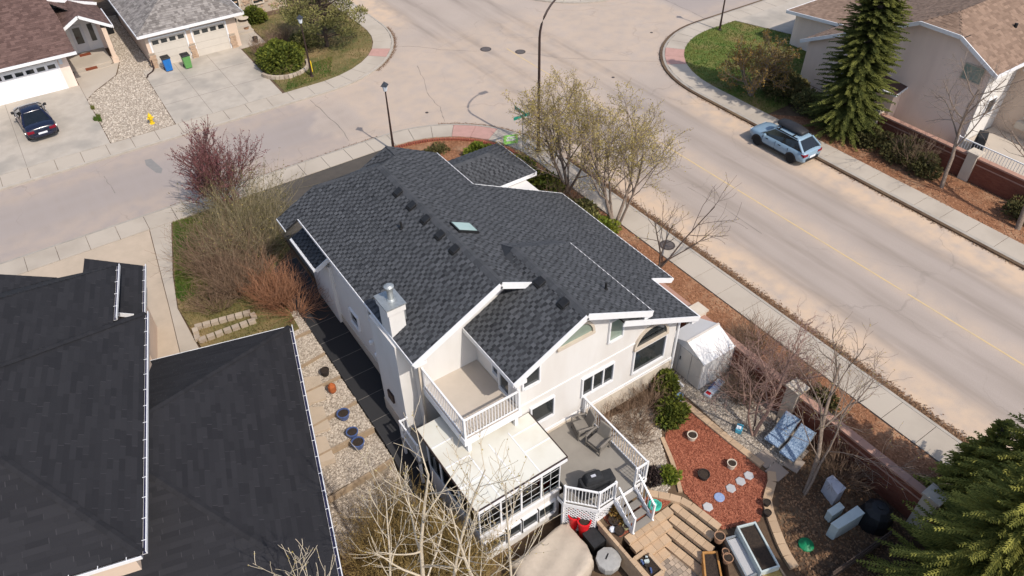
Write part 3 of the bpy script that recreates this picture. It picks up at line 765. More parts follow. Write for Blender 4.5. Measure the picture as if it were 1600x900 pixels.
fl = [(11.7, 26.77, 6.355), (11.7, 27.75, 6.355), (9.2, 27.75, 5.105), (9.2, 26.77, 5.105)]
strip = [(6.41, 24.9, 3.5), (7.12, 24.9, 3.86), (7.12, 27.6, 3.86), (6.41, 27.6, 3.5)]
porch = [[(14.62, 26.38, 2.8), (19.25, 26.38, 2.8), (17.45, 28.2, 3.7), (14.62, 28.2, 3.7)], [(19.25, 26.38, 2.8), (19.25, 30.0, 2.8), (17.45, 28.2, 3.7)], [(19.25, 30, 2.8), (14.62, 30, 2.8), (14.62, 28.2, 3.7), (17.45, 28.2, 3.7)]]
rb = MB()
for P in [left, right, left2, right2, skirt, skirt2, fhip, fl, strip] + porch: rb.slab3([(p[0], p[1], p[2]-.004) for p in P], .09)
roof = rb.build('roof', 'matt_black', H)
sh = MB()
for i, P in enumerate([left, right, left2, right2, skirt, fhip, fl, strip] + porch): shingle(sh, P, .145, (.08, .17), .022, 50+i, .0, 1, plain=1)
sh.face(skirt2, .4)
struct(sh.build('shingles', 'shingle_charcoal', roof), 'stuff')
def caps(pts, name='ridge_cap', mat='ridge_cap', w=.17, step=.22, parent=None, seed=3, tone=1.0, lift=0.0):
    mb = MB(); rng = random.Random(seed)
    for a, b in zip(pts, pts[1:]):
        a, b = Vector(a), Vector(b); d = b-a; n = max(1, int(d.length/step)); hd = Vector((d.x, d.y, 0)).normalized(); s = Vector((-hd.y, hd.x, 0))*w
        for i in range(n):
            p, q = a+d*(i/n), a+d*((i+1.15)/n); u = Vector((0, 0, .03)); u2 = Vector((0, 0, .018)); dn = Vector((0, 0, -.5*w+.02)); r = rng.random()*tone; lf = Vector((0, 0, lift)); p = p+lf; q = q+lf
            mb.face((p+u, q+u2, q+s+dn, p+s+dn+Vector((0, 0, .01))), r); mb.face((q+u2, p+u, p-s+dn+Vector((0, 0, .01)), q-s+dn), r)
    return mb.build(name, mat, parent)
caps([(10.31, G0+.03, 7.05), (10.31, G1, 7.05), (7.89, 27.4, 5.85)], parent=roof); caps([(10.31, G1, 7.05), (11.7, 26.77, 6.355), (11.7, 27.7, 6.355)], parent=roof)
caps([(12.06, 13.53, 6.64), (12.06, 17.9, 6.64)], parent=roof); caps([(19.2, 26.4, 2.82), (17.45, 28.2, 3.7), (14.7, 28.2, 3.7)], parent=roof)
fa = MB()
def fascia(pts, h=.2, t=.035):
    for a, b in zip(pts, pts[1:]):
        a, b = Vector(a), Vector(b); off = Vector((0, 0, -h/2+.015)); fa.bar(a+off, b+off, t, h)
o = .017
fascia([LP(6.62-o, G0), LP(6.62-o, 26.4)], .12); fascia([LP(5.98-o, 26.4), LP(5.98-o, 27.42)], .1)
fascia([LP(6.62, G0-o), LP(10.31, G0-o)], .26); fascia([RP(10.31, G0-o), RP(11.6, G0-o)], .26)
fascia([L2(9.0-o, 13.5), L2(9.0-o, 16.74)]); fascia([L2(9.0, 13.5-o), L2(12.06, 13.5-o)], .26); fascia([R2(12.06, 13.5-o), R2(15.24, 13.5-o)], .26)
fascia([R2(15.24+o, 13.5), R2(15.24+o, 18.5)], .15); fascia([RP(13.83, 13.5-o), RP(18.05, 13.5-o)], .24); fascia([RP(18.05+o, 13.5), RP(18.05+o, 16.33)])
fascia([RP(18.08, 16.35-o), RP(19.42, 16.35-o)], .24); fascia([RP(19.42+o, 16.35), RP(19.42+o, 24.4)]); fascia([RP(14.25+o, 24.42), RP(14.25+o, 27.75)])
fascia([RP(14.3, 24.4+o), RP(19.42, 24.4+o)]); fascia([(6.41-o, 24.9, 3.5), (6.41-o, 27.6, 3.5)], .14); fascia([(6.41, 24.9-o, 3.5), (7.1, 24.9-o, 3.85)], .22)
fascia([(14.62, 26.38-o, 2.8), (19.25, 26.38-o, 2.8)]); fascia([(19.25+o, 26.38, 2.8), (19.25+o, 30, 2.8)])
fa.build('fascia', 'white_trim', roof)
# gutters: half-open troughs along the eaves, kept dark inside
for a, b in ((RP(19.48, 16.35), RP(19.48, 24.4)), (RP(18.11, 13.5), RP(18.11, 16.3)), ((6.35, 24.9, 3.5), (6.35, 27.6, 3.5))):
    a, b = Vector(a), Vector(b); MB().bar(a+Vector((0, 0, -.07)), b+Vector((0, 0, -.07)), .075, .1).build('gutter', 'white_trim', roof)
# boxed soffit returns at the gable feet
for x, y, z, sx in ((6.75, 16.3, 4.92, .5), (9.15, 13.66, 4.8, .5), (15.0, 13.66, 4.72, .42), (17.8, 13.66, 2.9, .42)):
    MB().box(x-.1, x+sx-.1, y-.14, y+.3, z, z+.16).build('soffit_return', 'white_trim', roof)
sfl = MB()
sfl.slab3([(x, y, z-.13) for x, y, z in (LP(6.64, G0+.02), LP(7.1, G0+.02), LP(7.1, 26.3), LP(6.64, 26.3))], .02); sfl.slab3([(x, y, z-.13) for x, y, z in (LP(7.1, G0+.02), LP(10.3, G0+.02), LP(10.3, 16.77), LP(7.1, 16.77))], .02)
sfl.slab3([(x, y, z-.13) for x, y, z in (L2(9.02, 13.52), L2(12.05, 13.52), L2(12.05, 14.11), L2(9.02, 14.11))], .02); sfl.slab3([(x, y, z-.13) for x, y, z in (R2(12.06, 13.52), R2(15.2, 13.52), R2(15.2, 14.11), R2(12.06, 14.11))], .02)
sfl.slab3([(x, y, z-.13) for x, y, z in (RP(15.3, 13.52), RP(18.03, 13.52), RP(18.03, 14.11), RP(15.3, 14.11))], .02)
sfl.build('soffit', 'soffit_white', roof)
# roof vents (boxes just below the ridge), skylight, plumbing stacks
vm = None
for (x, y, f) in [(10.03, 23.27, LP), (10.03, 22.13, LP), (10.03, 21.01, LP), (10.0, 19.85, LP), (10.0, 18.79, LP), (11.76, 15.85, L2), (11.78, 14.49, L2)]:
    mb = MB(); p = [f(x-.15, y-.17), f(x+.15, y-.17), f(x+.15, y+.17), f(x-.15, y+.17)]
    mb._hull8([(a, b, c+.01) for a, b, c in p] + [(a, b, c+.13) for a, b, c in p], 0); v = mb.build('roof_vent', 'black_plastic', roof, origin=(x, y, f(x, y)[2]), bevel=.02)
    q = f(x-.19, y); MB().box(x-.19, x-.152, y-.14, y+.14, q[2]+.03, q[2]+.09).build('louvre', 'matt_black', v)
for (x, y, f) in ((9.24, 21.59, LP), (14.2, 15.0, R2)):
    z = f(x, y)[2]; mb = MB(); mb.lathe((x, y, z), [(.09, -.04), (.085, .03), (.05, .06), (.045, .32), (.02, .33)], 10); mb.build('vent_pipe', 'matt_black', roof)
sk = MB(); P = [RP(10.78, 19.95), RP(11.62, 19.45), RP(11.62, 20.15), RP(10.78, 20.6)]
P = [RP(10.72, 19.65), RP(11.62, 19.65), RP(11.62, 20.35), RP(10.72, 20.35)]
sk._hull8([(a, b, c) for a, b, c in P] + [(a, b, c+.13) for a, b, c in P], 0); s_o = sk.build('skylight', 'black_plastic', roof)
P = [RP(10.78, 19.71), RP(11.56, 19.71), RP(11.56, 20.29), RP(10.78, 20.29)]; g_ = MB(); g_._hull8([(a, b, c+.12) for a, b, c in P] + [(a, b, c+.15) for a, b, c in P], 0); g_.build('pane', 'glass_teal', s_o)
# chimney
cs = MB(); cs.box(6.62, 7.22, 17.68, 18.48, 5.0, 6.3); cs.box(6.56, 7.28, 17.62, 18.54, 6.3, 6.58); ck = cs.build('chimney', 'stucco', H, bevel=.01)
MB().box(6.53, 7.31, 17.59, 18.57, 6.58, 6.63).build('cap_plate', 'galvanised', ck)
MB().lathe((6.95, 18.05, 6.63), [(.17, 0), (.14, .05), (.11, .07), (.11, .5), (.17, .52), (.18, .62), (.10, .68), (.02, .69)], 16).build('flue', 'galvanised', ck, smooth=False)
MB().box(7.22, 7.3, 17.75, 17.8, 5.75, 6.25).build('bracket', 'galvanised', ck)
# windows on the rear wall
def arch(parent, x0, x1, z0, ztop, y=14.12, glass='glass_sage', frame='stucco_tan'):
    n = 16; cx = (x0+x1)/2; rx = (x1-x0)/2; rz = ztop-z0
    ring = MB()
    def pt(k, e): a = math.pi*k/n; return (cx+(rx+e)*math.cos(a), z0+(rz+e)*math.sin(a))
    for k in range(n):
        a, b = pt(k, 0), pt(k+1, 0); c, d = pt(k+1, .1), pt(k, .1)
        ring.sect([a, b, c, d], y-.1, y+.01)
    ring.box(x0-.1, x1+.1, y-.12, y+.01, z0-.12, z0)
    f = ring.build('arch_window', frame, parent)
    g = MB(); g.sect([pt(k, -.004) for k in range(n+1)], y-.03, y+.01); g.build('pane', glass, f)
arch(H, 11.35, 12.85, 4.92, 5.62); arch(H, 15.25, 16.9, 2.52, 3.3, glass='glass')
window(H, 'y', 14.12, 15.25, 16.92, 1.05, 2.32); window(H, 'y', 14.12, 12.6, 14.1, 1.42, 2.38, mull=(.32, .68)); window(H, 'y', 14.12, 10.15, 11.15, 1.38, 2.36)
window(H, 'y', 14.12, 13.75, 14.38, 3.8, 4.85, glass='glass_sage'); window(H, 'y', 14.12, 9.78, 10.46, 3.78, 4.62)
window(H, 'x', 9.5, 14.5, 15.1, 3.15, 5.0, fw=.06, name='balcony_door'); window(H, 'x', 9.5, 15.2, 15.55, 3.6, 4.7, fw=.05)
window(H, 'x', 7.1, 20.2, 21.0, 3.3, 4.3, fw=.05); window(H, 'x', 7.1, 22.6, 23.4, 1.3, 2.0, fw=.05)
for y, z in ((24.6, 4.2), (21.3, 1.6), (20.9, 1.2), (20.3, .9)):
    MB().lathe((7.02, y, z), [(.02, 0), (.1, .02), (.1, .14), (.03, .17)], 10).build('wall_vent', 'white_trim', H)
sc = MB(); sc.box(6.42, 6.5, 18.3, 18.75, 1.05, 1.5); sc.build('scroll_ornament', 'pole_brown', H)
# downspouts and wall lights
dn = MB(); dn.box(17.56, 17.64, 14.02, 14.10, -.45, 3.0); dn.bar((17.6, 14.06, -.42), (17.62, 13.2, -.58), .08, .07); dn.build('downspout', 'white_trim', H)
dn = MB(); dn.box(9.46, 9.54, 14.02, 14.10, 2.66, 4.9); dn.build('downspout', 'white_trim', H)
MB().box(7.0, 7.08, 16.68, 16.76, -.6, 4.9).build('downspout', 'stucco_tan', H)
# balcony
bal = MB(); bal.box(7.12, 9.49, 13.8, 16.775, 2.86, 3.09); b_o = bal.build('balcony', 'balcony_floor', H)
bt = MB(); bt.box(7.08, 7.118, 13.76, 16.775, 2.8, 3.12); bt.box(7.12, 9.49, 13.76, 13.798, 2.8, 3.12); bt.build('edge_trim', 'white_trim', b_o)
railing(b_o, (7.16, 16.7, 3.09), (7.16, 13.84, 3.09), 1.02, posts=(1, 1)); railing(b_o, (7.16, 13.84, 3.09), (9.42, 13.84, 3.09), 1.02, posts=(0, 1))
for x, y in ((9.3, 13.9), (7.3, 13.9)): MB().box(x-.07, x+.07, y-.07, y+.07, 2.3, 2.858).build('bracket_post', 'white_trim', b_o)
# sunroom: knee walls, posts, glazing, panel roof
SX0, SX1, SY0 = 6.42, 9.92, 11.95
sb = MB(); sb.box(SX0, SX1, SY0, SY0+.12, ZB, .08); sb.box(SX0, SX0+.12, SY0+.12, 15.6, ZB, .08); sb.box(SX1-.12, SX1, SY0+.12, 14.1, ZB, .08); s_h = sb.build('sunroom_base', 'stucco', H)
MB().box(SX0-.04, SX1+.04, SY0-.06, SY0-.002, .02, .12).build('sill', 'white_trim', s_h)
MB().box(SX0+.13, SX1-.13, SY0+.13, 16.7, -.1, 0.0).build('sunroom_floor', 'interior', H)
fr = MB()
nx = [SX0, SX0+.90, SX0+1.78, SX0+2.66, SX1]
for x in nx: fr.box(x-.035 if x > SX0 else x, x+.035 if x < SX1 else x, SY0+.0, SY0+.09, .12, 2.2)
for y in (13.3, 14.6, 15.55): fr.box(SX0, SX0+.08, y, y+.08, .08, 2.2)
for y in (13.0, 14.0): fr.box(SX1-.08, SX1, y, y+.08, .08, 2.2)
fr.box(SX0, SX1, SY0+.001, SY0+.1, 2.12, 2.2); fr.box(SX0+.001, SX0+.1, SY0+.1, 15.6, 2.12, 2.2); fr.box(SX1-.1, SX1-.001, SY0+.1, 14.1, 2.12, 2.2)
fr.build('sunroom_frame', 'white_trim', H)
for a, b in zip(nx, nx[1:]):
    g = MB(); g.box(a+.037, b-.037, SY0+.04, SY0+.055, .13, 2.11); p = g.build('pane', 'clear_glass', H)
    mt = MB()
    for k in (1, 2, 3, 4): z = .13+1.98*k/5; mt.box(a+.036, b-.036, SY0+.03, SY0+.038, z-.007, z+.007)
    xx = (a+b)/2; mt.box(xx-.007, xx+.007, SY0+.022, SY0+.03, .13, 2.11)
    mt.build('muntin', 'white_trim', p)
for a, b in ((SY0+.1, 13.3), (13.38, 14.6), (14.68, 15.55)): MB().box(SX0+.03, SX0+.045, a, b, .09, 2.11).build('pane', 'clear_glass', H)
for a, b in ((SY0+.1, 13.0), (13.08, 14.0)): MB().box(SX1-.045, SX1-.03, a, b, .09, 2.11).build('pane', 'clear_glass', H)
for i, (a, b) in enumerate(((6.62, 7.4), (7.5, 8.1), (8.2, 8.85), (8.95, 9.65))): window(H, 'y', SY0, a, b, -1.2, -.5, fw=.08)
pr = MB(); zt = 2.28
def SR(x, y): return (x, y, 2.24+.06*(y-11.7)/2.4)
pr.slab3([SR(6.2, 11.72), SR(9.98, 11.72), SR(9.98, 14.05), SR(9.5, 14.05), SR(9.5, 15.75), SR(6.2, 15.75)], .07); sr = pr.build('sunroom_roof', 'panel_cream', H)
ed = MB()
for a, b in ((SR(6.18, 11.7), SR(10.0, 11.7)), (SR(6.18, 11.7), SR(6.18, 15.77)), (SR(10.0, 11.7), SR(10.0, 14.06))):
    a, b = Vector(a), Vector(b); ed.bar(a+Vector((0, 0, -.03)), b+Vector((0, 0, -.03)), .04, .09)
ed.build('drip_edge', 'pole_brown', sr)
sl = MB()
def seamr(p, q): a, b = Vector(SR(*p)), Vector(SR(*q)); sl.bar(a+Vector((0, 0, .008)), b+Vector((0, 0, .008)), .045, .02)
for x in (7.17, 8.0, 8.85): seamr((x, 11.75), (x, 13.72))
for y in (12.75, 13.72, 14.7): seamr((6.22, y), (7.14 if y < 13.8 else 7.05, y))
for y in (12.7, 13.5): seamr((8.88, y), (9.96, y))
sl.build('seam_strip', 'white_trim', sr)
gh = MB(); gh.box(6.24, 9.96, 11.64, 11.68, 2.08, 2.2); gh.build('sunroom_gutter', 'white_trim', sr)
# furniture glimpsed behind the sunroom glass
a_ = thing('armchair', 'red armchair behind the right panes of the sunroom', 'armchair', (9.2, 12.8, 0))
m_ = MB(); m_.box(8.85, 9.55, 12.5, 13.2, .01, .75); m_.build('seat', 'fabric_red', a_, bevel=.04)
m_ = MB(); m_.box(8.85, 9.55, 13.2, 13.4, .01, 1.3); m_.box(8.72, 8.848, 12.5, 13.2, .01, .95); m_.box(9.552, 9.68, 12.5, 13.2, .01, .95); m_.build('backrest', 'fabric_red', a_, bevel=.04)
a_ = thing('armchair', 'red armchair behind the leftmost panes of the sunroom', 'armchair', (6.95, 12.8, 0))
m_ = MB(); m_.box(6.75, 7.2, 12.4, 13.1, .01, .8); m_.build('seat', 'fabric_red', a_, bevel=.04); m_ = MB(); m_.box(6.62, 7.2, 13.102, 13.3, .01, 1.35); m_.build('backrest', 'fabric_red', a_, bevel=.04)
a_ = thing('table', 'pale round table inside the sunroom behind the left panes', 'table', (7.9, 12.8, 0.005))
MB().lathe((7.9, 12.8, 0.005), [(.45, .7), (.46, .74), (.44, .75)], 18).build('tabletop', 'pot_cream', a_); MB().lathe((7.9, 12.8, 0.005), [(.25, 0), (.05, .05), (.05, .699)], 12).build('leg', 'pot_cream', a_)
# small side deck left of the sunroom
sd_ = MB(); sd_.box(6.1, 7.0, 15.8, 17.3, .12, .28); s2 = sd_.build('side_deck', 'deck_grey', H)
for x, y in ((6.16, 15.86), (6.16, 17.2)): MB().box(x-.05, x+.05, y-.05, y+.05, ZB+.2, .118).build('post', 'white_trim', s2)
railing(s2, (6.16, 17.24, .28), (6.16, 15.86, .28), .95); railing(s2, (6.16, 17.24, .28), (6.46, 17.24, .28), .95, posts=(0, 1))
# ------------------------------------------------------------------ neighbour with the slate black roof (turned 14.4 degrees)
NA = R(14.4); NV = Vector((math.sin(NA), math.cos(NA), 0)); NU = Vector((math.cos(NA), -math.sin(NA), 0))
N0 = at(222, 865, 4.6)                                           # rear right corner of the upper eave
def NP(u, v, z): p = N0+NU*u+NV*v; return (p.x, p.y, z)
N = thing('house', 'neighbouring house with broad slate black shingle roofs and white eaves', 'house', NP(-4, 5, -1))
Ln = (at(222, 490, 4.6)-N0).dot(NV)                              # length of the right eave
PN = .6; WN = 9.6; zc = 4.6
def hipz(t): return zc+PN*t
hw = WN/2
up_r = [NP(0, 0, zc), NP(0, Ln, zc), NP(-hw, Ln-hw, hipz(hw)), NP(-hw, hw, hipz(hw))]
up_t = [NP(0, Ln, zc), NP(-WN, Ln, zc), NP(-hw, Ln-hw, hipz(hw))]
up_b = [NP(-WN, 0, zc), NP(0, 0, zc), NP(-hw, hw, hipz(hw))]
up_l = [NP(-WN, Ln, zc), NP(-WN, 0, zc), NP(-hw, hw, hipz(hw)), NP(-hw, Ln-hw, hipz(hw))]
# front volume: a slightly lower, set-back roof carrying on towards the street
c1 = at(177, 497, 4.9); c2 = at(181, 416, 4.9)
q = lambda px, py, z: tuple(at(px, py, z))
fz = 4.95
E1 = at(177, 499, fz); dV = NV
def FP(u, v, z): p = E1+NU*u+NV*v; return (p.x, p.y, z)
Lf = (at(181, 415, fz)-E1).dot(NV)
zR = fz+.6*4.1
up_f = [FP(0, -3.6, fz), FP(0, Lf, fz), FP(-4.1, Lf-4.1, zR), FP(-4.1, -3.6, zR)]
up_f2 = [FP(0, Lf, fz), FP(-8.2, Lf, fz), FP(-4.1, Lf-4.1, zR)]
up_f3 = [FP(-8.2, Lf, fz), FP(-8.2, -1.4, fz), FP(-4.1, -1.4, zR), FP(-4.1, Lf-4.1, zR)]
wg1 = [FP(-2.2, Lf+.02, fz+.02), FP(-4.1, Lf+.02, fz+.8), FP(-4.1, Lf-1.33, fz+.8)]; wg2 = [FP(-4.1, Lf+.02, fz+.8), FP(-6.0, Lf+.02, fz+.02), FP(-4.1, Lf-1.33, fz+.8)]
zs = 3.4; S1 = at(177, 497, zs); S2 = at(222, 490, zs); Ls = (at(219, 416, zs)-at(222, 492, zs)).length
def SPn(u, v, z): p = at(222, 492, zs)+NU*u+NV*v; return (p.x, p.y, z)
side = [SPn(0, 0, zs), SPn(0, Ls, zs), SPn(-2.0, Ls, zs+1.0), SPn(-2.0, 0, zs+1.0)]
z2 = 1.9; K0 = at(452, 510, z2); p2 = .45
def KP(u, v, z): p = K0+NU*u+NV*v; return (p.x, p.y, z)
W2 = 12.4; h2 = W2/2; zq = 4.3
for _ in range(6): pq = at(228, 737, zq)-K0; zq = z2-p2*pq.dot(NU)
L2n = -pq.dot(NU)-pq.dot(NV)
lo_r = [KP(0, -L2n, z2), KP(0, 0, z2), KP(-h2, -h2, z2+p2*h2), KP(-h2, -L2n+h2, z2+p2*h2)]
lo_f = [KP(0, 0, z2), KP(-W2, 0, z2), KP(-h2, -h2, z2+p2*h2)]
lo_b = [KP(-W2, -L2n, z2), KP(0, -L2n, z2), KP(-h2, -L2n+h2, z2+p2*h2)]
nb = MB()
for P in (up_r, up_t, up_b, up_l, up_f, up_f2, up_f3, wg1, wg2, side, lo_r, lo_f, lo_b): nb.slab3([(a, b, c-.004) for a, b, c in P], .09)
nr = nb.build('roof', 'matt_black', N)
ns = MB()
for i, P in enumerate((up_r, up_t, up_b, up_l, up_f, up_f2, up_f3, wg1, wg2, side, lo_r, lo_f, lo_b)): shingle(ns, P, .17, (.3, .95), .008, 80+i, .0, .3, gap=.004)
struct(ns.build('shingles', 'shingle_slate', nr), 'stuff')
caps([NP(0, Ln, zc+.01), NP(-hw, Ln-hw, hipz(hw))], parent=nr, w=.13, mat='shingle_slate', tone=.22, lift=.028); caps([NP(0, 0, zc+.01), NP(-hw, hw, hipz(hw))], parent=nr, w=.13, mat='shingle_slate', tone=.22, lift=.028); caps([KP(0, 0, z2+.01), KP(-h2, -h2, z2+p2*h2)], parent=nr, w=.13, mat='shingle_slate', tone=.22, lift=.028); caps([KP(-h2, -L2n+h2, z2+p2*h2), KP(0, -L2n, z2)], parent=nr, w=.13, mat='shingle_slate', tone=.22, lift=.028)
def gutter(a, b, parent, hooks=True):
    a, b = Vector(a), Vector(b); d = (b-a).normalized(); s = Vector((-d.y, d.x, 0)); g = MB()
    g.bar(a+s*.12, b+s*.12, .03, .13); g.bar(a+s*.06+Vector((0, 0, -.06)), b+s*.06+Vector((0, 0, -.06)), .12, .02)
    o = g.build('gutter', 'white_trim', parent); lin = MB(); lin.bar(a+s*.06+Vector((0, 0, -.043)), b+s*.06+Vector((0, 0, -.043)), .095, .008); lin.build('gutter_bed', 'gutter_navy', o)
    n = int((b-a).length/.75); 
    for i in range(n): p = a+d*(.4+i*.75); MB().bar(p+Vector((0, 0, .055)), p+s*.13+Vector((0, 0, .055)), .02, .01).build('hanger', 'white_trim', o)
gutter(NP(0, Ln, zc), NP(0, 0, zc), nr); gutter(NP(0, 0, zc), NP(-6, 0, zc), nr); gutter(KP(0, 0, z2), KP(0, -L2n, z2), nr); gutter(FP(0, Lf, fz), FP(0, 0, fz), nr); gutter(SPn(0, Ls, zs), SPn(0, 0, zs), nr)
ff = MB()
for a, b in ((KP(-W2, .02, z2), KP(0, .02, z2)), (SPn(-1.9, -.02, zs+.95), SPn(-.3, -.02, zs+.15))): ff.bar(Vector(a)+Vector((0, 0, -.08)), Vector(b)+Vector((0, 0, -.08)), .03, .18)
ff.build('fascia', 'white_trim', nr)
nw = MB()
def rect(P, u0, u1, v0, v1): return [P(u0, v0, 0)[:2], P(u1, v0, 0)[:2], P(u1, v1, 0)[:2], P(u0, v1, 0)[:2]]
nw.prism(rect(NP, -WN+.6, -.55, .6, Ln-.2), -1.9, zc-.1); nw.prism(rect(FP, -7.6, -.5, -1.3, Lf-.6), -1.9, fz-.12); nw.prism(rect(KP, -W2+.5, -.55, -L2n+.5, -.5), -1.9, z2-.1); nw.prism(rect(SPn, -2.4, -.45, .1, Ls-.4), -1.9, zs-.1)
nw.build('wall', 'stucco_cream', N)
for k in (0, 1):
    p = NP(.28, 4.3-1.25*k, 2.6); mb = MB(); mb.box(p[0]-.16, p[0]+.12, p[1]-.16, p[1]+.16, 2.35, 2.75); mb.build('wall_lamp', 'black_plastic', N)
pk = MB(); P0 = NP(-.7, .35, 0); pk.rbox(P0, .7, .16, 4.1, 4.5, -NA); pk.build('soffit_return', 'soffit_white', N)

# ------------------------------------------------------------------ grey shake garage house across the street
def shed_roof_house(): pass
H2 = thing('house', 'beige garage house with hipped grey shake roof and stone piers', 'house', (10.2, 61, .1))
mw_ = MB(); mw_.box(6.95, 13.6, 57.6, 68, -.1, 2.75); mw_.box(13.6, 19.5, 63.2, 76, -.1, 3.3); mw_.build('wall', 'stucco_cream', H2)
zE = 2.75; xa, xb, ya, yb = 6.5, 14.2, 57.1, 71.5; hh = (xb-xa)/2; pk_ = .5
rf = [[(xa, ya, zE), (xb, ya, zE), (xa+hh, ya+hh, zE+pk_*hh)], [(xa, yb, zE), (xa, ya, zE), (xa+hh, ya+hh, zE+pk_*hh), (xa+hh, yb, zE+pk_*hh)], [(xb, ya, zE), (xb, yb, zE), (xa+hh, yb, zE+pk_*hh), (xa+hh, ya+hh, zE+pk_*hh)]]
def roofset(house, polys, mat, course=.2, tw=(.12, .3), th=.02, seed=1, under='matt_black'):
    b = MB()
    for P in polys: b.slab3([(x, y, z-.004) for x, y, z in P], .09)
    r = b.build('roof', under, house); s = MB()
    for i, P in enumerate(polys): shingle(s, P, course, tw, th, seed*10+i)
    struct(s.build('shingles', mat, r), 'stuff'); return r
r2 = roofset(H2, rf, 'cedar_shake', .21, (.12, .34), .025, 3)
caps([(xa, ya, zE+.02), (xa+hh, ya+hh, zE+pk_*hh), (xa+hh, yb, zE+pk_*hh)], mat='cedar_shake', parent=r2, w=.14); caps([(xb, ya, zE+.02), (xa+hh, ya+hh, zE+pk_*hh)], mat='cedar_shake', parent=r2, w=.14)
for a, b in (((xa-.02, ya-.03, zE-.09), (xb+.02, ya-.03, zE-.09)), ((xa-.03, ya, zE-.09), (xa-.03, yb, zE-.09)), ((xb+.03, ya, zE-.09), (xb+.03, 63, zE-.09))): MB().bar(a, b, .06, .2).build('gutter', 'white_trim', r2)
def garage_door(house, x0, x1, y, z0, z1, mat, nwin=4, rows=4):
    fr = MB(); fr.box(x0-.12, x0, y-.05, y+.01, z0, z1+.12); fr.box(x1, x1+.12, y-.05, y+.01, z0, z1+.12); fr.box(x0, x1, y-.05, y+.01, z1, z1+.12)
    d = fr.build('garage_door', 'white_trim', house); ph = (z1-z0)/rows
    for i in range(rows): MB().box(x0+.01, x1-.01, y-.03, y+.02, z0+i*ph+.012, z0+(i+1)*ph).build('panel', mat, d)
    wdt = (x1-x0)/nwin
    for i in range(nwin): MB().box(x0+wdt*(i+.14), x0+wdt*(i+.86), y-.042, y-.028, z1-ph*.78, z1-ph*.22).build('pane', 'glass', d)
garage_door(H2, 7.3, 9.75, 57.6, .1, 2.15, 'door_beige'); garage_door(H2, 10.3, 12.75, 57.6, .1, 2.15, 'door_beige')
rv = random.Random(12); smesh = [MB().box(-a, a, -.05, .05, -b, b).mesh('stone', 'veneer_stone') for a, b in ((.13, .055), (.1, .07), (.16, .06))]
def stone_pier(house, x, y, z0, z1, w=.38):
    p = MB(); p.box(x-w/2, x+w/2, y-.1, y+.02, z0, z1); p.box(x-w/2-.03, x+w/2+.03, y-.13, y+.02, z1, z1+.06); pr_ = p.build('stone_pier', 'field_stone', house); z = z0+.08
    while z < z1-.05:
        for dx in (-w/4, w/4): link('stone', smesh[rv.randrange(3)], pr_, (x+dx+rv.uniform(-.02, .02), y-.1+rv.uniform(-.02, .01), z))
        z += .135
for x in (7.08, 10.03, 13.05): stone_pier(H2, x, 57.58, .1, 1.15)
MB().box(9.9, 10.15, 57.45, 57.58, 2.25, 2.5).build('wall_lamp', 'lamp_glass', H2)
stn = MB(); stn.box(14.0, 19.45, 63.02, 63.195, -.1, 3.2); sv = stn.build('stone_front', 'field_stone', H2)
for i in range(120):
    link('stone', smesh[rv.randrange(3)], sv, (rv.uniform(14.2, 19.3), 63.0+rv.uniform(0, .03), rv.uniform(.3, 3.0)))
window(H2, 'y', 63.02, 14.7, 15.5, 1.0, 2.3, fw=.1, frame='stucco_tan'); window(H2, 'y', 63.02, 16.7, 17.5, 1.0, 2.2, fw=.1, frame='stucco_tan')
MB().tube([(6.9, 57.5, .9), (6.9, 57.3, .25), (6.7, 57.0, .14), (6.25, 56.6, .13), (6.1, 56.2, .12)], [.06]*5, 8).build('downspout', 'pole_brown', H2)
# its entry steps
es = thing('entry_steps', 'concrete entry steps beside the grey shake garage', 'steps', (14.2, 61, .1))
for i in range(4): MB().box(13.65, 15.3, 59.6+.55*i, 63.0, .1+.17*i, .1+.17*(i+1)).build('step', 'concrete', es)
gz = .125
struct(poly_mb([(5.9, 48.12), (13.2, 48.12), (13.3, 57.6), (6.1, 57.6)], gz, .03).build('driveway', 'driveway_concrete'))
for x in (8.35, 10.8):
    struct(MB().box(x-.012, x+.012, 48.2, 57.5, gz+.001, gz+.004).build('joint', 'crack_dark'))
for y in (51.2, 54.4): struct(MB().box(6.0, 13.2, y-.012, y+.012, gz+.001, gz+.004).build('joint', 'crack_dark'))
struct(poly_mb([(13.25, 57.0), (15.3, 57.0), (15.3, 61), (13.62, 61)], gz, .03).build('path', 'concrete'))

# ------------------------------------------------------------------ pink stucco house with brown roof, top left
H1 = thing('house', 'pink stucco house with brown shingle roof and wide white garage door', 'house', (-2, 62, .1))
b = MB(); b.box(-10, 1.75, 57.9, 66, -.1, 2.7); b.box(-10, 5.0, 63.5, 75, -.1, 2.9); b.sect([(-9, 2.7), (1.15, 2.7), (1.15, 4.4), (-4, 6.9), (-9, 4.4)], 65.7, 75); b.build('wall', 'stucco_pink', H1)
r1p = [[(-11, 57.1, 2.75), (2.3, 57.1, 2.75), (2.3, 59.8, 4.1), (-11, 65.9, 7.1)],
       [(2.3, 57.1, 2.75), (2.3, 59.8, 4.1), (2.301, 59.8, 4.1)]]
r1p = [[(-11, 57.1, 2.75), (2.35, 57.1, 2.75), (2.35, 60.1, 3.35), (4.7, 62.4, 3.8), (4.7, 66, 5.2), (-11, 66, 5.2)], [(5.4, 60.0, 2.8), (5.4, 72, 2.8), (1.5, 72, 4.7), (1.5, 63.6, 4.7)], [(-4, 65.2, 7.0), (1.6, 65.2, 4.2), (1.6, 75, 4.2), (-4, 75, 7.0)], [(-4, 65.2, 7.0), (-4, 75, 7.0), (-9.6, 75, 4.2), (-9.6, 65.2, 4.2)]]
sx = (4.0-2.75)/9.0
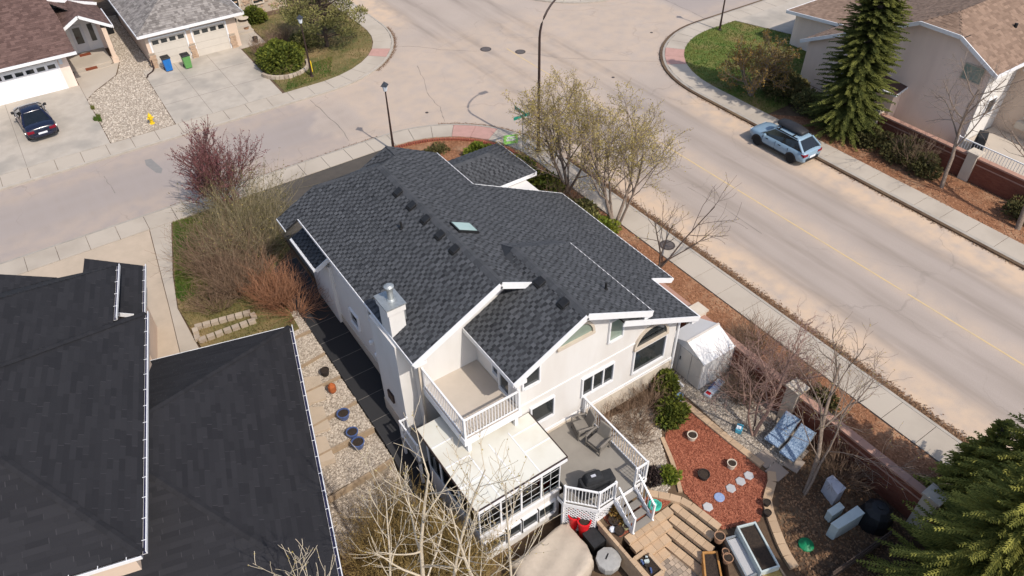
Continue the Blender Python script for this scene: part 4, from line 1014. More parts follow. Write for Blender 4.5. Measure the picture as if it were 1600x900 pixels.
P_low = [(-11, 57.1, 2.75), (2.4, 57.1, 2.75), (2.4, 60.6, 2.75+.36*3.5), (1.9, 66, 2.75+.36*8.9), (-11, 66, 2.75+.36*8.9)]
r1p[0] = P_low
r1 = roofset(H1, r1p, 'shingle_brown', .2, (.16, .4), .014, 5)
gp = MB(); gp.slab3([(3.55, 60.1, 4.0), (5.5, 60.1, 2.85), (5.5, 64, 2.85), (3.55, 64, 4.0)], .1); gp.slab3([(3.55, 60.1, 4.0), (3.55, 64, 4.0), (1.6, 64, 2.95), (1.6, 60.1, 2.95)], .1); pr1 = gp.build('porch_roof', 'matt_black', H1)
sp_ = MB(); shingle(sp_, [(3.55, 60.1, 4.0), (5.5, 60.1, 2.85), (5.5, 64, 2.85), (3.55, 64, 4.0)], .2, (.16, .4), .014, 61); shingle(sp_, [(3.55, 64, 4.0), (3.55, 60.1, 4.0), (1.6, 60.1, 2.95), (1.6, 64, 2.95)], .2, (.16, .4), .014, 62); struct(sp_.build('shingles', 'shingle_brown', pr1), 'stuff')
for a, b in (((-11, 57.06, 2.68), (2.45, 57.06, 2.68)), ((1.6, 60.06, 2.86), (3.55, 60.06, 3.92)), ((3.55, 60.06, 3.92), (5.5, 60.06, 2.78)), ((5.54, 60.1, 2.76), (5.54, 64, 2.76)), ((-4, 65.15, 6.9), (1.65, 65.15, 4.1)), ((2.0, 63.4, 4.5), (5.4, 64.2, 3.2))):
    MB().bar(a, b, .06, .2).build('fascia', 'white_trim', r1)
garage_door(H1, -4.4, 1.0, 57.9, .1, 2.1, 'door_white', 8, 4)
MB().box(1.2, 1.42, 57.75, 57.9, 1.9, 2.35).build('wall_lamp', 'lamp_glass', H1)
window(H1, 'y', 65.7, -1.6, -.3, 3.3, 5.0, fw=.15); MB().sect([(.1, 3.6), (.75, 3.6), (.75, 4.3), (.1, 4.5)], 65.0, 65.7).build('wall_bump', 'stucco_cream', H1)
dr = MB(); dr.box(2.3, 4.7, 63.38, 63.5, .1, 2.6); d_ = dr.build('front_door', 'white_trim', H1); MB().box(2.85, 3.75, 63.34, 63.379, .2, 2.3).build('leaf', M('door_silver', (.62, .64, .68), (.58, .60, .64), 3, .4), d_)
MB().box(3.05, 3.55, 63.32, 63.339, .9, 2.1).build('pane', 'glass', d_); MB().box(4.1, 4.45, 63.35, 63.379, .9, 2.2).build('pane', 'glass', d_)
MB().box(4.75, 5.05, 60.25, 60.6, .1, 2.75).build('column', 'stucco_cream', H1); MB().box(4.68, 5.12, 60.18, 60.67, .1, .5).build('column_base', 'stucco_cream', H1)
es = thing('entry_porch', 'low concrete entry porch under the small white gable', 'porch', (3.4, 62, .1)); MB().box(1.78, 4.66, 60.4, 63.3, .08, .28).build('slab', 'concrete', es); MB().box(1.9, 4.5, 59.8, 60.39, .08, .18).build('step', 'concrete', es)
for (x, y, l) in ((3.2, 62.7, 'rust red doormat right at the silver front door'), (3.1, 60.1, 'brown doormat on the lower porch step')):
    tag(MB().box(x-.4, x+.4, y-.25, y+.25, .285 if y > 61 else .184, .30 if y > 61 else .2).build('doormat', M('mat_rust', (.22, .05, .02), (.16, .045, .02), 8, .95), None, origin=(x, y, .2)), l, 'doormat')
struct(poly_mb([(-12, 48.12), (1.8, 48.12), (1.8, 57.9), (-12, 57.9)], gz, .03).build('driveway', 'driveway_concrete'))
struct(MB().box(-3.0, -2.976, 48.2, 57.8, gz+.001, gz+.004).build('joint', 'crack_dark'))
GR = [(1.85, 48.15), (5.85, 48.15), (6.05, 57.0), (6.9, 57.5), (6.9, 70), (5.1, 70), (5.1, 60), (4.4, 58.0), (2.6, 56.2), (1.85, 55.2)]
struct(poly_mb([(1.82, 55.3), (2.55, 56.3), (4.35, 58.1), (5.05, 60.2), (1.82, 60.2)], gz+.004, .03).build('path', 'concrete'))
struct(poly_mb(GR, gz-.004, .03).build('gravel_bed', 'pebble_bed')); chips('gravel', GR, gz-.004, 9000, 'pebble', 41, .06, True)
for i, (px, py) in enumerate(((150, 190), (155, 186), (157, 191), (146, 172))): blades('weed_tuft', [(at2(px-2, py+2)), (at2(px+3, py+2)), (at2(px+3, py-2)), (at2(px-2, py-2))], gz, 120, 'grass_blade', 60+i, .2)
# corner lawn of the north-west block
CL = [(13.4, 48.15), (15.9, 48.1)] + [(15.9+6.85*math.cos(R(a)), 55+6.85*math.sin(R(a))) for a in range(-84, 1, 7)] + [(22.7, 62), (15.4, 62), (15.4, 57), (13.4, 56.8)]
struct(poly_mb(CL, gz, .04).build('lawn', 'dry_lawn')); blades('grass', CL, gz, 8000, 'dry_blade', 43); blades('grass', [(13.5, 48.3), (17, 48.6), (18.5, 51.5), (15, 51)], gz, 3000, 'grass_blade', 44)

# ------------------------------------------------------------------ pale house on the right with tan roof
HC = thing('house', 'pale pink stucco house with clipped gable and tan shingle roof', 'house', (49, 21, .1))
b = MB(); b.sect([(16.75, -.1), (28.5, -.1), (28.5, 3.1), (23.6, 5.55), (21.3, 6.62), (19.0, 6.62), (16.75, 5.45)], 43.5, 46.0, axis='x'); b.build('wall', 'stucco_pink', HC)
b = MB(); b.sect([(16.75, -.1), (28.5, -.1), (28.5, 3.1), (23.6, 5.55), (20.15, 7.2), (16.75, 5.45)], 46.0, 60, axis='x'); b.build('wall', 'stucco_pink', HC)
b = MB(); b.box(43.48, 46.6, 16.7, 16.748, -.1, 5.4); b.build('wall', 'stucco', HC)
b = MB(); b.box(46.6, 58, 11.0, 16.7, -.1, 4.9); b.build('wall', 'stucco_cream', HC)
b = MB(); b.box(42.7, 43.49, 21.2, 24.6, -.1, 2.3); by = b.build('bay', 'stucco_pink', HC)
bp = MB(); P = [(42.45, 20.95, 2.35), (42.45, 24.9, 2.35), (43.5, 24.9, 2.95), (43.5, 20.95, 2.6)]; bp.slab3(P, .12); bro = bp.build('bay_roof', 'white_trim', HC)
bs = MB(); bs.slab3([(42.5, 21.0, 2.385), (42.5, 24.9, 2.385), (43.49, 24.9, 2.985), (43.49, 21.0, 2.635)], .02); bs.build('shingles', 'shingle_brown', bro)
ex = 43.1
rc = [[(ex, 16.3, 5.3), (62, 16.3, 5.3), (62, 20.15, 7.3), (44.6, 20.15, 7.3), (ex, 18.9, 6.66)], [(ex, 18.9, 6.66), (44.6, 20.15, 7.3), (ex, 21.4, 6.66)], [(62, 28.9, 2.95), (ex, 28.9, 2.95), (ex, 21.4, 6.66), (44.6, 20.15, 7.3), (62, 20.15, 7.3)],
      [(46.2, 10.6, 4.95), (58.4, 10.6, 4.95), (54, 16.3, 6.3), (46.2, 16.28, 5.28)], [(47, 28.5, 2.8), (62, 28.5, 4.4), (62, 33.5, 2.6), (47, 33.5, 2.6)]]
rc[3] = [(46.2, 10.6, 4.95), (46.2, 16.28, 4.95), (49, 16.28, 6.4), (49, 10.6, 6.4)]; rc[4] = [(60, 33.4, 2.6), (47.2, 33.4, 2.6), (47.2, 28.6, 3.08), (60, 28.6, 3.08)]
rcr = roofset(HC, rc, 'shingle_tan', .2, (.16, .4), .014, 8)
b = MB(); b.box(47.6, 59, 28.5, 32.8, -.1, 2.55); b.build('wall', 'stucco_pink', HC)
for a, c in (((ex-.03, 16.3, 5.22), (ex-.03, 18.9, 6.57)), ((ex-.03, 18.9, 6.57), (ex-.03, 21.4, 6.57)), ((ex-.03, 21.4, 6.57), (ex-.03, 28.9, 2.88)), ((ex, 16.27, 5.2), (46.2, 16.27, 5.2)), ((47.17, 28.6, 3.0), (47.17, 33.4, 2.52)), ((46.17, 10.6, 4.85), (46.17, 16.25, 4.85)), ((47.2, 33.43, 2.52), (60, 33.43, 2.52))):
    MB().bar(a, c, .06, .22).build('fascia', 'white_trim', rcr)
MB().lathe((47.6, 18.2, 6.2), [(.1, 0), (.1, .3), (.02, .31)], 10).build('vent_pipe', 'matt_black', rcr); caps([(44.6, 20.15, 7.3), (58, 20.15, 7.3)], mat='shingle_tan', parent=rcr)
window(HC, 'x', 43.5, 17.15, 18.25, 4.35, 5.2, fw=.05, depth=.05, glass='glass_sage', frame='stucco_tan')
window(HC, 'y', 16.7, 44.5, 45.3, 2.2, 3.2, fw=.05); window(HC, 'x', 46.6, 14.2, 15.1, 2.2, 3.8, fw=.14, glass='glass'); window(HC, 'x', 46.6, 12.2, 13.4, 2.2, 3.8, fw=.14, glass='glass')
MB().box(46.2, 46.6, 13.9, 15.4, 1.5, 1.9).build('window_box', 'stucco_tan', HC)
b = MB(); b.box(42.0, 46.5, 8.0, 16.6, .1, .9); dk2 = b.build('terrace', 'balcony_floor', HC)
railing(dk2, (42.05, 16.4, .9), (42.05, 8.2, .9), .95, step=.16)
bq = thing('covered_grill', 'grey covered barbecue on the terrace of the pale house', 'grill', (43.3, 15.7, .9)); MB().rbox((43.3, 15.7), 1.1, .6, .9, 1.9, .4, .85).build('cover', 'cover_charcoal', bq, bevel=.06); MB().rbox((43.3, 15.7), 1.14, .64, .9, 1.0, .4).build('skirt', 'cover_charcoal', bq)
LC = [(37.98, 30)] + [(45.0+7.0*math.cos(R(a)), 31.35+7.0*math.sin(R(a))) for a in range(176, 88, -6)] + [(47.6, 38.3), (49.4, 32.9), (46.5, 29.2), (40, 26.5), (38.0, 26.5)]
struct(poly_mb(LC, .125, .03).build('lawn', 'lawn')); blades('grass', LC, .125, 12000, 'grass_blade', 46)
struct(poly_mb([(47.7, 38.35), (60, 38.35), (60, 33), (49.5, 32.9)], .13, .03).build('driveway', 'driveway_concrete'))
MC = [(37.98, -6), (41.0, -6), (41.0, 23.5), (37.98, 26.4)]
struct(poly_mb(MC, .12, .03).build('mulch_strip', 'bark_mulch')); chips('bark_chips', MC, .12, 9000, 'mulch_chip', 47, .05)
struct(poly_mb([(41.35, -6), (46.5, -6), (46.5, 16.6), (43.4, 16.7), (43.4, 30), (41.35, 30)], .11, .03).build('yard', 'tan_concrete'))

# ------------------------------------------------------------------ brick walls with stone-capped piers
def brick_wall(label, x, y0, y1, z0, z1, piers, out, pw=.55):
    W = thing('brick_wall', label, 'wall', (x, (y0+y1)/2, z0)); piers = sorted(piers); ys = [y0]+piers+[y1]
    for a, b in zip(ys, ys[1:]):
        a += pw/2 if a in piers else 0; b -= pw/2 if b in piers else 0
        if b-a < .2: continue
        MB().box(x-.11, x+.11, a, b, z0, z1-.09).build('brick_panel', 'brick_red', W)
        n = max(1, int((b-a)/.62)); s = (b-a)/n
        for i in range(n): MB().box(x-.17, x+.17, a+i*s+.004, a+(i+1)*s-.004, z1-.088, z1).build('coping', 'coping_pink', W)
        MB().box(x-.135, x+.135, a, b, z1-.42, z1-.36).build('brick_band', 'coping_pink', W)
    for p in piers:
        MB().box(x-pw/2, x+pw/2, p-pw/2, p+pw/2, z0, z1+.16).build('pier', 'stucco_tan', W); MB().box(x-pw/2-.06, x+pw/2+.06, p-pw/2-.06, p+pw/2+.06, z1+.162, z1+.25).build('pier_cap', 'stucco_tan', W)
    return W
M('coping_pink', (.42, .25, .19), (.35, .20, .15), src='obj', rough=.9, bump=.3, bscale=40)
brick_wall('red brick garden wall with pale coping behind the shed and loungers', 20.0, 3.6, 17.6, -.7, 1.05, (15.1, 9.6, 3.6), -1)
brick_wall('red brick wall with stucco piers across the road', 41.2, 4, 21.2, .1, 1.62, (21.1, 14.9, 8.6), -1)
# ------------------------------------------------------------------ vehicles (built facing +y at the origin, then placed)
def loft(mb, rings, close=True):
    b = len(mb.v); n = len(rings[0])
    for r in rings: mb.v.extend(r)
    for i in range(len(rings)-1):
        for k in range(n):
            a, c = b+i*n+k, b+i*n+(k+1) % n; mb.f.append((a, c, c+n, a+n)); mb.r.append(0); mb.mi.append(0)
    mb.f.append(tuple(b+k for k in range(n))[::-1]); mb.f.append(tuple(b+(len(rings)-1)*n+k for k in range(n))); mb.r += [0, 0]; mb.mi += [0, 0]
def car(name, label, paint, st, gh, wb, wr, loc, rot=0.0, suv=False):
    """st: stations (y, zbottom, zshoulder, halfwidth); gh: (y_ws_base, y_roof_front, y_roof_rear, y_rear_base, zbelt_f, zroof, zbelt_r, hw_belt, hw_roof)"""
    T = thing(name, label, 'car', (0, 0, 0)); body = MB(); rings = []
    for y, zb, zs, hw in st:
        half = [(.0, zb), (hw*.80, zb), (hw*.95, zb+.10), (hw, zb+.26), (hw*1.0, zb+(zs-zb)*.62), (hw*.955, zs-.05), (hw*.86, zs), (hw*.5, zs+.03), (0, zs+.04)]
        rings.append([(x, y, z) for x, z in half] + [(-x, y, z) for x, z in half[-2:0:-1]])
    loft(body, rings); body.build('body', paint, T, smooth=True, bevel=0)
    y0, y1, y2, y3, zf, zr, zrr, hb, ht = gh
    g = MB(); zm = .5
    def ring(y, z, hw): return (y, z, hw)
    A = [(-hb, y0, zf), (hb, y0, zf), (hb*1.0, y3, zrr), (-hb*1.0, y3, zrr)]; B = [(-ht, y1, zr), (ht, y1, zr), (ht*.97, y2, zr-.03), (-ht*.97, y2, zr-.03)]
    g._hull8([A[3], A[2], A[1], A[0], B[3], B[2], B[1], B[0]], 0); g.build('glasshouse', 'car_glass', T)
    rf = MB(); c = .03
    for s_ in (0,):
        ys = [y1+.02, y1-.12, (y1+y2)/2, y2+.1, y2-.02]; rr = []
        for i, y in enumerate(ys):
            z = zr+(.0, .035, .055, .03, -.02)[i]; hw = ht*(.97 if i in (0, 4) else 1.0)
            rr.append([(-hw-.02, y, z-.06), (-hw-.015, y, z-.01), (-hw*.8, y, z+.02), (0, y, z+.035), (hw*.8, y, z+.02), (hw+.015, y, z-.01), (hw+.02, y, z-.06), (0, y, z-.05)])
        loft(rf, rr)
    rf.build('roof', paint, T, smooth=True)
    for sx in (-1, 1):
        pl = MB(); pl.bar((sx*(hb+.005), y0, zf), (sx*(ht+.012), y1, zr-.01), .07, .05); pl.build('pillar', paint, T)
        pl = MB(); pl.bar((sx*(hb+.005), y3, zrr), (sx*(ht+.008), y2, zr-.04), .12, .09); pl.build('pillar', paint, T)
        ym = (y1+y2)/2; pl = MB(); pl.bar((sx*(hb+.008), ym+.05, (zf+zrr)/2), (sx*(ht+.012), ym, zr-.02), .05, .03); pl.build('pillar', 'black_plastic', T)
        mm = MB(); mm.box(sx*(hb+.17)-.09, sx*(hb+.17)+.09, y0-.42, y0-.28, zf-.02, zf+.13); mm.box(min(sx*hb, sx*(hb+.1)), max(sx*hb, sx*(hb+.1)), y0-.38, y0-.32, zf, zf+.05); mm.build('mirror', paint if suv else 'black_plastic', T, bevel=.03)
        hl = MB(); hl.box(sx*st[-2][3]*.72-.17, sx*st[-2][3]*.72+.17, st[-2][0]-.1, st[-2][0]+.09, st[-2][2]-.16, st[-2][2]-.02); hl.build('headlight', 'lamp_glass', T, bevel=.03)
        tl = MB(); hwr = st[1][3]; tl.box(sx*hwr*.76-.2, sx*hwr*.76+.2, st[0][0]-.02, st[0][0]+.3, st[1][2]-.27, st[1][2]-.09); tl.build('taillight', 'tail_red', T, bevel=.03)
        for yy in (-wb/2, wb/2):
            hw = max(s[3] for s in st)
            ar = MB(); n = 18; 
            for k in range(n):
                a0, a1 = math.pi*(k/n*1.16-.08), math.pi*((k+1)/n*1.16-.08); r0, r1 = wr-.04, wr+.065
                P = [(yy+r0*math.cos(a0), wr+r0*math.sin(a0)), (yy+r1*math.cos(a0), wr+r1*math.sin(a0)), (yy+r1*math.cos(a1), wr+r1*math.sin(a1)), (yy+r0*math.cos(a1), wr+r0*math.sin(a1))]
                ar.sect(P, sx*(hw-.16), sx*(hw+.014), axis='x')
            ar.build('wheel_arch', 'black_plastic' if suv else paint, T)
            ty = MB(); prof = [(wr*.62, -.11), (wr*.92, -.115), (wr, -.08), (wr, .08), (wr*.92, .115), (wr*.62, .11)]; rings = []
            for r_, x_ in prof: rings.append([(sx*(hw-.10)+x_*sx, yy+r_*math.cos(2*math.pi*k/22), wr+r_*math.sin(2*math.pi*k/22)) for k in range(22)])
            loft(ty, rings); wh = ty.build('wheel', 'tyre', T, smooth=False)
            rm = MB(); xo = sx*(hw+.005)
            rm.tube([(xo-.02*sx, yy, wr), (xo+.002*sx, yy, wr)], [wr*.18, wr*.16], 12)
            for k in range(5):
                a = 2*math.pi*k/5+.3; rm.bar((xo-.01*sx, yy, wr), (xo-.01*sx, yy+wr*.6*math.cos(a), wr+wr*.6*math.sin(a)), .07, .02, up=(sx, 0, 0))
            rm.build('rim', 'rim_grey', wh)
    zr_ = st[0][1]; hwb = st[0][3]
    MB().box(-hwb*.75, hwb*.75, st[0][0]-.05, st[0][0]+.1, zr_+.02, zr_+.2).build('rear_bumper', 'black_plastic' if suv else paint, T, bevel=.03)
    MB().box(-.26, .26, st[0][0]-.035, st[0][0]-.015, st[0][2]-.34, st[0][2]-.2).build('licence_plate', 'plate_white', T)
    T.location = loc; T.rotation_euler = (0, 0, rot); T.scale = (.96, .96, .96) if suv else (1, 1, 1); return T
suv_st = [(-2.2, .38, .92, .76), (-2.12, .33, 1.02, .84), (-1.7, .27, 1.03, .89), (-.8, .25, 1.0, .90), (.6, .25, .97, .90), (1.2, .26, .95, .89), (1.75, .28, .90, .86), (2.05, .32, .82, .78), (2.2, .36, .70, .62)]
car('parked_car', 'light steel blue crossover car with black cargo box parked at the kerb', 'paint_steelblue', suv_st, (1.15, .42, -1.45, -2.05, .96, 1.52, 1.02, .80, .60), 2.66, .345, (35.4, 23.15, .004), 0, True)
suv = bpy.data.objects['parked_car']
cb = MB(); rings = []
for y, k, z in ((-1.3, .6, .16), (-1.22, .85, .22), (-.6, 1.0, .29), (.2, .95, .28), (.6, .75, .2), (.72, .45, .1)):
    w_ = .42*k; rings.append([(.1-w_, y, 1.66), (.1-w_-.02, y, 1.66+z*.4), (.1-w_*.8, y, 1.66+z*.85), (.1, y, 1.66+z), (.1+w_*.8, y, 1.66+z*.85), (.1+w_+.02, y, 1.66+z*.4), (.1+w_, y, 1.66)])
loft(cb, rings); bx = cb.build('cargo_box', M('box_black', (.022, .022, .025), (.03, .03, .033), 4, .5), None, smooth=True); bx.parent = suv
rk = []
for y in (-.95, .15):
    r_ = MB(); r_.box(-.6, .6, y-.035, y+.035, 1.60, 1.655); o_ = r_.build('roof_rack', 'matt_black'); o_.parent = suv
for sx in (-.6, .6):
    o_ = MB().bar((sx, -1.3, 1.585), (sx, .3, 1.60), .04, .05).build('roof_rail', 'matt_black'); o_.parent = suv
for sx in (-1, 1):
    for y in (-.35, .62):
        o_ = MB().box(min(sx*.89, sx*.915), max(sx*.89, sx*.915), y-.1, y+.1, .80, .84).build('door_handle', 'black_plastic'); o_.parent = suv
    for y in (.98, -.02, -1.0):
        o_ = MB().box(min(sx*.88, sx*.9025), max(sx*.88, sx*.9025), y-.008, y+.008, .42, .93).build('door_seam', 'matt_black'); o_.parent = suv
    o_ = MB().box(min(sx*.86, sx*.905), max(sx*.86, sx*.905), -.95, .95, .28, .4).build('sill_trim', 'black_plastic'); o_.parent = suv
sed_st = [(-2.3, .36, .86, .74), (-2.2, .31, .95, .84), (-1.75, .25, .99, .90), (-.8, .22, .93, .915), (.6, .22, .90, .915), (1.25, .23, .86, .90), (1.85, .25, .80, .87), (2.2, .30, .70, .78), (2.35, .34, .6, .6)]
car('parked_car', 'dark navy sedan parked in front of the wide white garage door', 'paint_navy', sed_st, (1.2, .35, -.75, -1.65, .92, 1.42, .97, .80, .56), 2.8, .33, (-1.6, 53.1, .13), R(4))

# ------------------------------------------------------------------ street furniture
def lamp_post(label, x, y, h=4.2, sleeve=False, z0=.12):
    T = thing('street_lamp', label, 'street lamp', (x, y, z0), 'decorative lantern lamp posts')
    MB().lathe((x, y, z0), [(.15, 0), (.15, .05), (.085, .1), (.08, .7)], 12).build('base', 'pole_brown', T)
    MB().tube([(x, y, z0+.6), (x, y, z0+h*.55), (x, y, z0+h-.3)], [.07, .055, .04], 10).build('pole', 'pole_brown', T)
    MB().lathe((x, y, z0+h-.32), [(.05, 0), (.11, .04), (.17, .34), (.16, .36)], 8).build('lantern', 'lamp_glass', T)
    MB().lathe((x, y, z0+h+.04), [(.26, 0), (.25, .03), (.13, .15), (.03, .22), (.015, .27)], 4).build('lamp_cap', M('cap_slate', (.03, .035, .045), (.05, .055, .065), 6, .5) if 'cap_slate' not in MATS else 'cap_slate', T)
    if sleeve: MB().box(x+.07, x+.13, y-.06, y+.06, z0+.35, z0+1.15).build('marker_sleeve', 'yellow_paint', T)
    return T
lamp_post('brown lantern post just beyond the front tip of the house roof', 15.95, 36.75, 4.3); lamp_post('brown lantern post with yellow sleeve beside the round juniper', 15.9, 49.3, 4.2, True)
lamp_post('brown lantern post on the green corner lawn across the road', 45.3, 37.75, 4.4)
px_, py_ = 23.2, 31.6
T = thing('street_light', 'tall dark curved street light pole rising behind the budding trees', 'street light', (px_, py_, .12))
MB().lathe((px_, py_, .12), [(.2, 0), (.2, .06), (.12, .1), (.11, .6)], 12).build('base', 'pole_brown', T)
pts = [Vector((px_, py_, .5)), Vector((px_, py_, 4)), Vector((px_, py_, 7.2))]; 
for k in range(1, 9):
    a = R(90)*k/8; pts.append(Vector((px_+2.1*(1-math.cos(a)), py_+.5*(1-math.cos(a)), 7.2+1.9*math.sin(a))))
MB().tube(pts, [.10, .085, .07]+[.065-.003*k for k in range(8)], 10).build('pole', 'pole_brown', T, smooth=True)
MB().box(px_+2.1, px_+2.75, py_+.38, py_+.68, 9.0, 9.14).build('lamp_head', 'galvanised', T, bevel=.04)
for i, (sx, sy, z, dx, dy) in enumerate(((-.85, .15, 2.75, -.36, .08), (-.1, -.85, 2.6, 0, -.36), (.5, .1, 2.75, .36, .05))):
    pass
S = thing('street_sign', 'crossed green street name blades on a thin post by the corner', 'street sign', (22.4, 32.1, .1))
MB().tube([(22.4, 32.1, .1), (22.4, 32.1, 2.75)], [.03, .03], 8).build('post', 'galvanised', S)
MB().bar((22.4, 31.75, 2.72), (22.4, 32.95, 2.72), .02, .2).build('blade', 'sign_green', S); MB().bar((21.75, 32.1, 2.5), (22.9, 32.1, 2.5), .02, .2).build('blade', 'sign_green', S)
yp = at(798, 221, .5); S = thing('yard_sign', 'lime green and white yard sign standing at the corner shrubs', 'sign', (yp.x, yp.y, .1))
MB().rbox((yp.x, yp.y), .9, .03, .35, .95, R(-20)).build('board_or_shade', 'sign_lime', S); MB().rbox((yp.x+.01, yp.y-.025), .6, .012, .55, .68, R(-20)).build('white_stripe', 'white_trim', S); MB().rbox((yp.x+.01, yp.y-.025), .5, .012, .74, .85, R(-20)).build('white_stripe', 'white_trim', S)
for dx in (-.4, .4): MB().box(yp.x+dx*.94-.015, yp.x+dx*.94+.015, yp.y-dx*.34-.015, yp.y-dx*.34+.015, .1, .36).build('stake', 'galvanised', S)
def manhole(label, px, py, r=.34, z=.002, p=None):
    c = p or at(px, py, 0); T = thing('manhole_cover', label, 'manhole', (c[0], c[1], z), 'manhole covers')
    MB().lathe((c[0], c[1], z), [(r+.07, 0), (r+.07, .008), (r, .009)], 24).build('ring', 'cast_iron', T); MB().lathe((c[0], c[1], z), [(r-.02, .0095), (r-.02, .014), (r*.3, .016), (r*.28, .011)], 24).build('lid', M('iron_lid', (.12, .10, .09), (.09, .075, .07), 14, .6) if 'iron_lid' not in MATS else 'iron_lid', T)
manhole('dark round manhole cover in the middle of the junction', 759, 77, .36); manhole('dark round manhole cover beside the curved light pole', 813, 81, .33); manhole('worn iron manhole cover set in the sidewalk by the bare tree', 1042, 386, .34, .126)
for (px, py, l) in ((514, 142, 'rusty catch basin at the kerb below the yellow-sleeved lamp post'), (580, 219, 'rusty catch basin at the kerb near the house driveway'), (667, 176, 'small dark valve cover in the side street asphalt'), (1018, 51, 'small valve cover in asphalt before the green corner'), (958, 121, 'black scrap lying on the main road')):
    c = at(px, py, 0); r = .22 if 'basin' in l else .11
    tag(MB().lathe((c.x, c.y, .004), [(r, 0), (r, .012), (r*.8, .016)], 14).build('catch_basin' if 'basin' in l else ('valve_cover' if 'valve' in l else 'road_debris'), M('rust', (.15, .075, .05), (.10, .055, .04), 14, .9) if 'rust' not in MATS else ('rust' if 'basin' in l else 'cast_iron'), None, origin=(c.x, c.y, 0)), l, 'drain' if 'basin' in l else ('valve cover' if 'valve' in l else 'debris'))
hp = at(238, 193, .12); T = thing('fire_hydrant', 'yellow fire hydrant standing in the front gravel bed', 'hydrant', (hp.x, hp.y, .12))
MB().lathe((hp.x, hp.y, .12), [(.17, 0), (.17, .04), (.11, .06), (.11, .5), (.14, .52), (.13, .58), (.07, .68), (.03, .73), (.03, .78)], 12).build('barrel', 'yellow_paint', T)
for d in ((.2, 0), (-.2, 0), (0, -.2)): MB().tube([(hp.x, hp.y, .52), (hp.x+d[0], hp.y+d[1], .52)], [.06, .065], 8).build('nozzle', 'yellow_paint', T)
def bin_(label, x, y, mat):
    T = thing('wheelie_bin', label, 'bin', (x, y, .125), 'wheelie bins on the driveway'); z = .125
    MB().rbox((x, y), .46, .52, z+.04, z+.95, 0, 1.22).build('bin_body', mat, T, bevel=.03); MB().rbox((x, y), .62, .7, z+.952, z+1.05, R(2), .9).build('lid', 'black_plastic', T, bevel=.02)
    for s in (-.25, .25): MB().tube([(x+s-.03, y+.26, z+.11), (x+s+.03, y+.26, z+.11)], [.11, .11], 14).build('wheel', 'tyre', T)
    MB().bar((x-.25, y+.42, z+.95), (x+.25, y+.42, z+.95), .04, .04).build('handle', 'black_plastic', T)
bin_('blue wheelie bin with black lid outside the beige garage', 7.75, 56.5, 'plastic_blue'); bin_('green wheelie bin with black lid outside the beige garage', 9.05, 56.1, 'plastic_green')
dk = at(180, 40, .3); tag(MB().rbox((5.55, 66.3), .9, .7, .12, 1.2, R(8), 1.05).build('garbage_cart', 'black_plastic', None, origin=(5.5, 66, .1), bevel=.04), 'black cart in the shaded gap between the two far houses', 'cart')

# ------------------------------------------------------------------ deck at the rear
D = thing('deck', 'grey rear deck with white railing, lattice skirt and steps', 'deck', (11.3, 12, GZ)); dz = .3
DP = [(10.02, 14.04), (12.72, 14.04), (12.72, 10.3), (10.42, 10.3), (9.56, 11.25), (9.56, 11.6), (10.02, 11.6)]
MB().prism(DP, dz-.14, dz).build('deck_floor', 'deck_grey', D)
rim = MB()
for a, b in zip(DP[1:5], DP[2:6]): rim.bar((a[0], a[1], dz-.1), (b[0], b[1], dz-.1), .05, .2)
rim.build('rim_board', 'white_trim', D)
railing(D, (12.68, 14.0, dz), (12.68, 10.34, dz), 1.0); railing(D, (12.68, 10.34, dz), (12.16, 10.34, dz), 1.0, posts=(0, 1)); railing(D, (11.18, 10.34, dz), (10.44, 10.34, dz), 1.0); railing(D, (10.44, 10.34, dz), (9.6, 11.25, dz), 1.0, posts=(0, 1))
for i in range(4):
    z = dz-.2*(i+1)+.0; MB().box(11.24, 12.1, 10.3-.28*(i+1)+.01, 10.29-.28*i, z-.05, z).build('tread', 'deck_board', D)
for x in (11.2, 12.14): MB().bar((x, 10.28, dz-.22), (x, 9.2, GZ+.02), .05, .22).build('stringer', 'white_trim', D)
for x in (11.2, 12.14): railing(D, (x, 10.2, dz-.08), (x, 9.24, GZ+.08), .95, posts=(0, 1), step=.15)
def lattice(p, q, z0, z1):
    p, q = Vector((*p, 0)), Vector((*q, 0)); d = q-p; L = d.length; d.normalize(); n = Vector((-d.y, d.x, 0)); mb = MB(); s = .16; k = -int((z1-z0)/s)-1
    fr = MB()
    for z in (z0+.04, z1-.04): fr.bar(p+Vector((0, 0, z)), q+Vector((0, 0, z)), .04, .08)
    o = fr.build('lattice_frame', 'white_trim', D); lt = MB(); h = z1-z0
    for i in range(-int(h/s)-1, int(L/s)+1):
        for sgn in (1, -1):
            a0 = i*s if sgn > 0 else L-i*s; pts = []
            t0, t1 = 0.0, h
            u0, u1 = a0, a0+sgn*h
            lo, hi = 0.0, L
            def clip(u0, z0_, u1, z1_):
                if u0 > u1: u0, z0_, u1, z1_ = u1, z1_, u0, z0_
                if u1 <= lo or u0 >= hi: return None
                if u0 < lo: z0_ += (z1_-z0_)*(lo-u0)/(u1-u0); u0 = lo
                if u1 > hi: z1_ = z0_+(z1_-z0_)*(hi-u0)/(u1-u0); u1 = hi
                return u0, z0_, u1, z1_
            c = clip(u0, z0, u1, z1)
            if c and c[2]-c[0] > .03:
                off = n*(.012*sgn); lt.bar(p+d*c[0]+off+Vector((0, 0, c[1])), p+d*c[2]+off+Vector((0, 0, c[3])), .045, .01, up=n)
    struct(lt.build('lattice_slats', 'white_trim', o), 'stuff')
lattice((9.6, 11.27), (10.42, 10.36), -1.45, dz-.2); lattice((10.46, 10.36), (11.14, 10.36), -.6, dz-.2)
